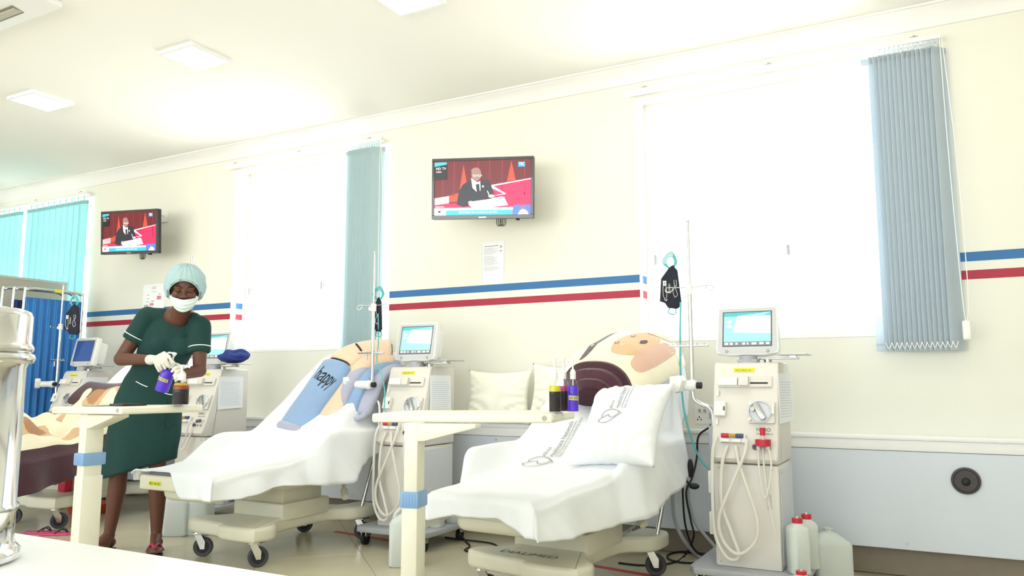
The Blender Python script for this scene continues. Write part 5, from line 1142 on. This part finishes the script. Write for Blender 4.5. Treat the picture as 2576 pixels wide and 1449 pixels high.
bm = B(); tube(bm, [dfront(421, 1000, 0.002), dfront(418, 1050, 0.002), dfront(416, 1078, 0.002), dfront(432, 1074, 0.002), dfront(441, 1066, 0.002)], 0.0022, 6, 2); obj('pocket_seam', bm, M('seam_dark_green', '#0A2B2A', 0.9), nurse)
# gloved hands
hb = at(423, 948, 4.27); ht = at(441, 872, 4.27)    # held bottle axis: base and pump
def hand(name, wr, palm, knuckles, tips, thumb, vox=0.0024):
    bm = B(); wr = Vector(wr); palm = Vector(palm)
    cap(bm, wr, wr.lerp(palm, 0.45), 0.029, 0.024)
    c = sum((Vector(k) for k in knuckles), Vector()) / len(knuckles)
    for k in knuckles: cap(bm, wr.lerp(palm, 0.5), k, 0.017, 0.0115, 12)
    for k, (mid, tip), r in zip(knuckles, tips, (0.0098, 0.0102, 0.0098, 0.0086)):
        cap(bm, k, mid, r * 1.08, r, 12); cap(bm, mid, tip, r, r * 0.82, 12)
    cap(bm, wr.lerp(palm, 0.55), thumb[0], 0.016, 0.0115, 12); cap(bm, thumb[0], thumb[1], 0.0115, 0.009, 12)
    o = obj(name, bm, GLOVE, nurse, angle=0); remesh(o, vox, 1); return o
hand('gloved_hand', at(378, 905, 4.36), at(400, 903, 4.30),
     [at(413, 889, 4.23), at(408, 897, 4.215), at(402, 906, 4.21), at(396, 914, 4.22)],
     [(at(425, 897, 4.20), at(432, 912, 4.20)), (at(417, 905, 4.18), at(423, 920, 4.19)), (at(409, 913, 4.18), at(415, 926, 4.19)), (at(402, 920, 4.19), at(406, 929, 4.20))],
     (at(396, 922, 4.27), at(401, 933, 4.27)))
hand('gloved_hand', at(455, 944, 4.37), at(450, 934, 4.31),
     [at(450, 925, 4.24), at(452, 933, 4.23), at(452, 941, 4.23), at(453, 949, 4.24)],
     [(at(442, 925, 4.195), at(433, 934, 4.19)), (at(445, 936, 4.19), at(438, 945, 4.19)), (at(446, 945, 4.19), at(440, 952, 4.195)), (at(448, 952, 4.20), at(442, 958, 4.205))],
     (at(448, 919, 4.28), at(439, 915, 4.285)))
# sandals
for A_, T_, s in ((AR, toeR, -1), (AL, toeL, 1)):
    d = (T_ - A_); d.z = 0; d.normalize(); side = Vector((-d.y, d.x, 0)); c = A_.lerp(T_, 0.45); m = frame(setz(c, 0.0), side, d, UP)
    bm = B(); prism(bm, [(v.x, v.y) for v in crom([Vector(p + (0,)) for p in [(-0.03, -0.11), (0.03, -0.11), (0.037, 0.0), (0.046, 0.09), (0.02, 0.14), (-0.02, 0.14), (-0.046, 0.09), (-0.037, 0.0)]], 4, True)], 0.002, 0.014, m, bev=0.003); so = obj('sandal_sole', bm, M('dark_sole', '#2A2226', 0.7), nurse)
    bm = B(); tube(bm, [m @ Vector((-0.046, 0.02, 0.02)), m @ Vector((-0.02, 0.065, 0.066)), m @ Vector((0, 0.10, 0.05)), m @ Vector((0.02, 0.065, 0.066)), m @ Vector((0.046, 0.02, 0.02))], 0.006, 8); obj('sandal_strap', bm, M('pink_strap', '#C2305A', 0.5), so)
# held bottle
ax = Vector(at(439, 890, 4.235) - at(406, 984, 4.235)); L = ax.length; z_ = ax.normalized(); y_ = (FWD - z_ * FWD.dot(z_)).normalized(); x_ = y_.cross(z_)
bottle('purple hand sanitiser bottle held tilted in the gloved hands', None, 0.0375, L * 1.03, PURP, 0.90, text=('HAND SANITIZER', 0.062, 0.08, -0.036, 0.03, -0.004), mtx=frame(at(406, 984, 4.235), x_, y_, z_))

# ------------------------------------------------------------------ folding screen and partition at the far left
CURT = M('blue_curtain_cloth', '#3E84CC', 0.85, var=0.06, bump=0.2, bscale=40)
t = thing('folding_screen', 'steel framed folding screen with a bright blue pleated curtain', 'screen', (-7.0, 4.15, 0))
for k, (x, y0, y1) in enumerate(((-6.98, 3.94, 4.47), (-7.04, 3.88, 4.42), (-7.10, 3.82, 4.36))):
    z1 = 1.825; bm = B(); tube(bm, [(x, y0, 0.06), (x, y0, 1.0), (x, y0, z1 - 0.07), (x, y0 + 0.02, z1 - 0.015), (x, y0 + 0.08, z1), (x, (y0 + y1) / 2, z1), (x, y1 - 0.08, z1), (x, y1 - 0.02, z1 - 0.015), (x, y1, z1 - 0.07), (x, y1, 1.0), (x, y1, 0.06)], 0.013, 10, 5)
    cyl(bm, (x, y0, 0.3), (x, y1, 0.3), 0.008); fr = obj('frame', bm, STEEL, t)
    for y in (y0, y1):
        bm = B(); box(bm, (x - 0.14, y - 0.012, 0.045), (x + 0.14, y + 0.012, 0.065), bev=0.004); cyl(bm, (x - 0.12, y - 0.008, 0.022), (x - 0.12, y + 0.008, 0.022), 0.022); cyl(bm, (x + 0.12, y - 0.008, 0.022), (x + 0.12, y + 0.008, 0.022), 0.022); obj('foot', bm, GREYD, fr)
    if k == 0:
        bm = B(); box(bm, (x - 0.0142, 4.2, z1 - 0.0142), (x + 0.0142, 4.28, z1 + 0.0142)); obj('yellow_tag', bm, YEL, fr, smooth=False)
bm = B(); gridsurf(bm, lambda u, v: Vector((-6.975 + 0.018 * math.sin(u * 50) * (0.5 + 0.5 * v) + 0.006 * math.sin(u * 150 + v * 3), 3.95 + 0.51 * u, lerp(1.745, 0.32, v))), 120, 12); solid(obj('curtain', bm, CURT, t, angle=0), 0.003)
bm = B(); gridsurf(bm, lambda u, v: Vector((-7.04 + 0.016 * math.sin(u * 50), 3.89 + 0.52 * u, lerp(1.72, 0.32, v))), 90, 10); solid(obj('curtain', bm, M('navy_curtain_cloth', '#23386E', 0.85), t, angle=0), 0.003)
t = thing('office_partition', 'grey board partition standing behind the blue folding screen', 'partition', (-7.5, 4.0, 0))
bm = B(); box(bm, (-7.52, 3.3, 0.02), (-7.48, 4.62, 1.955)); obj('board', bm, M('grey_board', '#B4B2A8', 0.8, var=0.03), t, smooth=False)
bm = B(); box(bm, (-7.525, 3.3, 1.955), (-7.475, 4.64, 1.98), bev=0.004); box(bm, (-7.525, 4.62, 0.0), (-7.475, 4.645, 1.98), bev=0.004); obj('edge_rail', bm, M('pale_rail', '#C6C5BE', 0.5), t)

# ------------------------------------------------------------------ near desk and steel canister
t = thing('desk', 'white desk surface cutting across the bottom left corner', 'desk', (-1.2, 0.45, 0))
bm = B(); box(bm, (-2.3, 0.12, 0.72), (0.0, 0.79, 0.75), bev=0.004); obj('desktop', bm, M('white_laminate', '#F2F4F8', 0.35, var=0.01), t)
for x in (-2.28, -0.05): bm = B(); box(bm, (x, 0.15, 0), (x + 0.03, 0.76, 0.72)); obj('side_panel', bm, WHITEP, t, smooth=False)
bm = B(); box(bm, (-2.25, 0.6, 0.3), (-0.05, 0.62, 0.72)); obj('back_panel', bm, WHITEP, t, smooth=False)
cc = Vector((-1.215, 0.612, 0.7505)); 
t = thing('steel_canister', 'shiny stainless steel canister with a ringed lid on the white desk', 'canister', cc)
STB = M('bright_canister_steel', '#E4E4E4', 0.12, 1.0, var=0.02, bump=0.05, bscale=6)
bm = B(); lathe(bm, [(0, 0), (0.078, 0), (0.084, 0.004), (0.084, 0.014), (0.078, 0.02), (0.0745, 0.026), (0.0745, 0.066), (0.077, 0.069), (0.0775, 0.076), (0.0745, 0.079), (0.0745, 0.27), (0.0776, 0.279)], 72); obj('body', bm, STB, t, world=False, angle=60)
bm = B(); lathe(bm, [(0.0775, 0.276), (0.083, 0.278), (0.0855, 0.284), (0.0835, 0.29), (0.078, 0.292)], 72); obj('rolled_ring', bm, STB, t, world=False, angle=60)
bm = B(); lathe(bm, [(0.0775, 0.292), (0.0815, 0.294), (0.083, 0.298), (0.081, 0.303), (0.0785, 0.306), (0.0785, 0.345), (0.076, 0.352), (0.066, 0.356), (0.0, 0.358)], 72); obj('lid', bm, STB, t, world=False, angle=60)
m = Matrix.Rotation(YAW + R(40), 4, 'Z'); bm = B(); box(bm, (-0.008, -0.078, 0.2), (0.008, -0.072, 0.262), bev=0.003, mtx=m); obj('clasp', bm, STEELB, t, world=False)

# ------------------------------------------------------------------ jerrycans, jugs and bottles on the floor
def jerry(label, loc, w, d, h, rotz=0, neck=(0, 0), capc=None, cat='jerrycan', name='jerrycan', grp='white plastic jerrycans', handle=True):
    t = thing(name, label, cat, loc, rotz, grp)
    hb = h * 0.7
    def ringat(f): return f
    bm = B(); tb = B(); N = 40; secs = []
    def sec(z, ww, dd, cx=0, cy_=0, p=0.35):
        out = []
        for k in range(N):
            a = 2 * math.pi * k / N; c, s = math.cos(a), math.sin(a); out.append(tb.verts.new((cx + math.copysign(abs(c) ** p, c) * ww / 2, cy_ + math.copysign(abs(s) ** p, s) * dd / 2, z)))
        return out
    nx, ny = neck
    R_ = [sec(0.0, w * 0.9, d * 0.9), sec(h * 0.025, w, d), sec(hb, w, d), sec(hb + h * 0.06, w * 0.93, d * 0.93, nx * 0.1, ny * 0.1, 0.45), sec(h * 0.88, w * 0.5, d * 0.5, nx * 0.7, ny * 0.7, 0.7), sec(h * 0.93, w * 0.24, w * 0.24, nx, ny, 1.0), sec(h, w * 0.22, w * 0.22, nx, ny, 1.0)]
    for a, b in zip(R_, R_[1:]):
        for k in range(N): tb.faces.new((a[k], a[(k + 1) % N], b[(k + 1) % N], b[k]))
    tb.faces.new(R_[0]); tb.faces.new(R_[-1]); bmesh.ops.recalc_face_normals(tb, faces=tb.faces[:]); merge(bm, tb); obj('body', bm, JERR, t, world=False, angle=50)
    if handle and abs(nx) > 0.01:
        bm = B(); tube(bm, [(nx * 0.3, ny, h * 0.9), (-nx * 0.6, ny, h * 0.93), (-nx * 1.3, ny, h * 0.84), (-nx * 1.5, ny, h * 0.74)], w * 0.06, 8); obj('handle', bm, JERR, t, world=False)
    if capc: bm = B(); cyl(bm, (nx, ny, h * 0.955), (nx, ny, h * 1.04), w * 0.16, n=24); obj('cap', bm, capc, t, world=False)
    else: bm = B(); lathe(bm, [(w * 0.115, h * 0.97), (w * 0.135, h * 0.98), (w * 0.135, h * 1.0), (w * 0.1, h * 1.0), (w * 0.09, h * 0.95)], 24, Matrix.Translation((nx, ny, 0))); obj('neck_rim', bm, JERR, t, world=False)
    return t
g = lambda px, py, z=0: onz(px, py, z)
p = g(2091, 1462); jerry('open-necked white jerrycan, rightmost on the floor by the grey panel', p, 0.19, 0.16, 0.265, YAW, neck=(-0.005, 0.0))
p = g(1000, 1420); jerry('white jerrycan with sloping shoulder behind the ivory table column', (p.x + 0.05, p.y + 0.02, 0), 0.19, 0.17, 0.33, YAW, neck=(0.05, 0.0))
p = g(452, 1345); jerry('larger white jerrycan on the floor just right of the nurse\'s legs', (p.x - 0.015, p.y, 0), 0.17, 0.17, 0.30, YAW, neck=(-0.04, 0))
p = g(500, 1342); jerry('paler white jerrycan beside it, under the corner of the middle bed', (p.x + 0.02, p.y - 0.01, 0), 0.15, 0.15, 0.29, YAW, neck=(0.0, 0))
def redcap(label, p, r, h):
    t = thing('red_capped_bottle', label, 'bottle', p, YAW, 'white bottles with red caps')
    bm = B(); tb = B(); N = 32
    def sec(z, q, pp): return [tb.verts.new((math.copysign(abs(math.cos(2 * math.pi * k / N)) ** pp, math.cos(2 * math.pi * k / N)) * q, math.copysign(abs(math.sin(2 * math.pi * k / N)) ** pp, math.sin(2 * math.pi * k / N)) * q, z)) for k in range(N)]
    R_ = [sec(0, r * 0.88, 0.6), sec(h * 0.02, r, 0.6), sec(h * 0.78, r, 0.6), sec(h * 0.84, r * 0.92, 0.7), sec(h * 0.89, r * 0.55, 1), sec(h * 0.93, r * 0.45, 1)]
    for a, b in zip(R_, R_[1:]):
        for k in range(N): tb.faces.new((a[k], a[(k + 1) % N], b[(k + 1) % N], b[k]))
    tb.faces.new(R_[0]); tb.faces.new(R_[-1]); bmesh.ops.recalc_face_normals(tb, faces=tb.faces[:]); merge(bm, tb); obj('body', bm, JERR, t, world=False, angle=50)
    bm = B(); cyl(bm, (0, 0, h * 0.9), (0, 0, h), r * 0.5, n=24); c = obj('cap', bm, REDP, t, world=False)
    bm = B(); cyl(bm, (0, 0, h), (0, 0, h * 1.03), r * 0.1, n=8); obj('cap_nipple', bm, WHITEP, c, world=False)
p = onz(2011, 1442, 0.1185); redcap('white bottle with a red cap beside the right machine, in front of a matching one', p, 0.048, 0.25)
p = onz(2034, 1428, 0.1185); redcap('white bottle with a red cap standing farther back beside the right machine', p, 0.046, 0.25)
p = at(2016, 1449, 3.45); redcap('red-capped bottle whose cap alone shows at the bottom edge of the picture', (p.x, p.y, 0.0), 0.045, 0.17)
def cup(label, p, w, h):
    t = thing('plastic_jug', label, 'jug', p, 0.2, 'small white jugs on the machine bases')
    bm = B(); tb = B(); N = 28
    def sec(z, q): return [tb.verts.new((math.copysign(abs(math.cos(2 * math.pi * k / N)) ** .5, math.cos(2 * math.pi * k / N)) * q, math.copysign(abs(math.sin(2 * math.pi * k / N)) ** .5, math.sin(2 * math.pi * k / N)) * q, z)) for k in range(N)]
    R_ = [sec(0, w * .44), sec(h * .06, w * .5), sec(h * .8, w * .52), sec(h * .92, w * .3), sec(h, w * .22)]
    for a, b in zip(R_, R_[1:]):
        for k in range(N): tb.faces.new((a[k], a[(k + 1) % N], b[(k + 1) % N], b[k]))
    tb.faces.new(R_[0]); tb.faces.new(R_[-1]); bmesh.ops.recalc_face_normals(tb, faces=tb.faces[:]); merge(bm, tb); obj('body', bm, JERR, t, world=False, angle=50)
    bm = B(); cyl(bm, (0, 0, h * .97), (0, 0, h * 1.08), w * .25, n=18); obj('cap', bm, WHITEP, t, world=False)
cup('nearer small white jug on the grey base of the middle machine', (-2.95 + 0.205, 4.12, 0.1185), 0.085, 0.16); cup('farther small white jug on the grey base of the middle machine', (-2.95 + 0.215, 4.29, 0.1185), 0.085, 0.16)
cup('nearer small white jug on the grey base behind the nurse', (-4.83 + 0.205, 4.12, 0.1185), 0.085, 0.16); cup('farther small white jug on the grey base behind the nurse', (-4.83 + 0.215, 4.29, 0.1185), 0.085, 0.16)

# navy cloth on the tray of the machine behind the nurse
NV = M('navy_cloth', '#26377E', 0.85, var=0.15, bump=0.3, bscale=20)
t = B(); bmesh.ops.create_uvsphere(t, u_segments=40, v_segments=26, radius=1)
for v in t.verts:
    c = v.co.copy(); r = 1 + 0.14 * math.sin(5 * c.x + 3 * c.z) * math.cos(4 * c.y + 2) + 0.08 * math.sin(11 * c.x - 7 * c.y + 5 * c.z); v.co = Vector((c.x * 0.115 * r, c.y * 0.09 * r, max(0, c.z * 0.5 + 0.5) * 0.095 * r + 0.0))
ps = Vector((-4.83 + 0.20, 4.18, 1.1425)); bm = B(); merge(bm, t, Matrix.Translation(ps)); tag(origin_to(obj('folded_cloth', bm, NV, angle=0), ps), 'crumpled navy blue cloth on the tray of the machine behind the nurse', 'cloth')

# red container standing on the far bed base, and a red basin behind
p = onz(163, 1236, 0.224); t = thing('red_container', 'small red plastic container on the base of the far left bed', 'container', (p.x, p.y, 0.2235))
bm = B(); box(bm, (p.x - 0.04, p.y - 0.03, 0.2235), (p.x + 0.04, p.y + 0.03, 0.345), bev=0.006); obj('box', bm, REDP, t)
bm = B(); tube(bm, [(p.x - 0.04, p.y - 0.03, 0.31), (p.x - 0.09, p.y - 0.035, 0.325), (p.x - 0.10, p.y - 0.035, 0.285), (p.x - 0.06, p.y - 0.035, 0.27), (p.x - 0.02, p.y - 0.035, 0.29)], 0.0035, 6); obj('wire_ring', bm, GREYD, t)
p = onz(222, 1290, 0.0); t = thing('red_basin', 'round orange-red basin on the floor behind the far left bed base', 'basin', p)
bm = B(); lathe(bm, [(0, 0.004), (0.13, 0.004), (0.165, 0.07), (0.172, 0.072), (0.172, 0.076), (0.16, 0.076), (0.125, 0.01), (0, 0.01)], 36); obj('bowl', bm, M('orange_red_plastic', '#C8442C', 0.4), t, world=False)

# loose slippers by the far left bed
for q, ang, lab in (((141, 1346), -0.9, 'pink slipper with a dark strap on the floor left of the ivory column'), ((100, 1342), -1.0, 'pink slipper with a dark strap next to the canister, partly hidden by the desk')):
    p = onz(*q); t = thing('slipper', lab, 'slipper', p, ang, 'pink slippers on the floor'); t.scale = (0.8, 0.8, 0.8)
    bm = B(); prism(bm, [(v.x, v.y) for v in crom([Vector(a + (0,)) for a in [(-0.03, -0.11), (0.03, -0.11), (0.037, 0.0), (0.044, 0.09), (0.0, 0.14), (-0.044, 0.09), (-0.037, 0.0)]], 4, True)], 0.001, 0.018, bev=0.004); obj('sole', bm, M('pink_rubber', '#D2457C', 0.5), t, world=False)
    bm = B(); tube(bm, [(-0.04, 0.0, 0.018), (-0.025, 0.05, 0.05), (0, 0.09, 0.02), (0.025, 0.05, 0.05), (0.04, 0.0, 0.018)], 0.005, 8); obj('strap', bm, BLACK, t, world=False)

# ------------------------------------------------------------------ cables and hoses
def cable(name, pts, r, mat, label, cat='cable', grp=None, k=8):
    bm = B(); tube(bm, pts, r, 8, k); o = origin_to(obj(name, bm, mat, angle=0), pts[0]); return tag(o, label, cat, grp)
F0 = lambda px, py, z=0.006: onz(px, py, z)
cable('power_cable', [at(1158, 1345, 4.9), F0(1172, 1362), F0(1182, 1374), F0(1170, 1384), F0(1200, 1391), F0(1240, 1388), F0(1253, 1378), F0(1240, 1368), F0(1205, 1362), F0(1165, 1358), F0(1120, 1352)], 0.0055, BLACK, 'black power cable looped on the floor right of the middle machine')
W_ = lambda px, py, y: ony(px, py, y)
cable('power_cable', [W_(1791, 1060, 4.60), W_(1785, 1074, 4.555), W_(1757, 1098, 4.55), W_(1753, 1150, 4.54), W_(1742, 1200, 4.5), W_(1726, 1240, 4.45), W_(1738, 1310, 4.45), W_(1745, 1350, 4.45), F0(1722, 1398), F0(1690, 1416), F0(1620, 1422), F0(1556, 1416)], 0.0055, BLACK, 'black cable from the wall plug down behind the right bed and across the floor')
cable('power_cable', [W_(1718, 1200, 4.35), W_(1718, 1250, 4.38), W_(1724, 1320, 4.45), W_(1742, 1375, 4.5), F0(1770, 1400), F0(1800, 1412), F0(1730, 1416), F0(1685, 1408), F0(1682, 1395), F0(1720, 1388), F0(1805, 1396)], 0.0055, BLACK, 'black cable coiled on the floor between the right bed and right machine')
cable('drain_hose', [W_(1692, 1225, 4.4), W_(1692, 1260, 4.4), W_(1698, 1310, 4.42), W_(1722, 1362, 4.42), F0(1756, 1398, 0.012), F0(1790, 1414, 0.012)], 0.011, GREYP, 'grey corrugated hose curving down from under the right bed', 'hose', 'grey drain hoses')
cable('drain_hose', [W_(1730, 1215, 4.5), W_(1733, 1260, 4.5), W_(1748, 1312, 4.5), W_(1778, 1352, 4.48), F0(1820, 1398, 0.05)], 0.010, GREYP, 'thinner grey hose running down to the base of the right machine', 'hose', 'grey drain hoses')
cable('teal_hose', [at(1712, 760, 4.3), at(1711, 860, 4.28), at(1713, 950, 4.25), at(1722, 1040, 4.2), at(1742, 1110, 4.18), at(1762, 1155, 4.16), at(1787, 1183, 4.12)], 0.0055, TEAL, 'teal tube hanging from the pole down to the side of the right machine', 'tube')
cable('teal_hose', [at(951, 790, 5.08), at(952, 860, 5.07), at(948, 905, 4.98), at(962, 950, 4.9), at(968, 990, 4.88), at(966, 1035, 4.86)], 0.004, TEAL, 'thin teal tube hanging beside the middle pole', 'tube')
cable('adapter_cable', [F0(655, 1262), F0(660, 1275), F0(640, 1285), F0(600, 1292), F0(578, 1296), F0(590, 1300), F0(640, 1296)], 0.006, BLACK, 'black cables on the floor behind the middle bed base')
# bed control levers
bm = B(); ell(bm, at(1737, 1178, 4.12), (0.016, 0.02, 0.05)); obj('paddle_lever', bm, BLACK, bed1)
bm = B(); tube(bm, [at(1715, 1200, 4.15), at(1730, 1213, 4.1), at(1742, 1221, 4.06)], 0.006, 8); ell(bm, at(1746, 1223, 4.05), (0.028, 0.02, 0.016)); obj('release_lever', bm, BLACK, bed1)
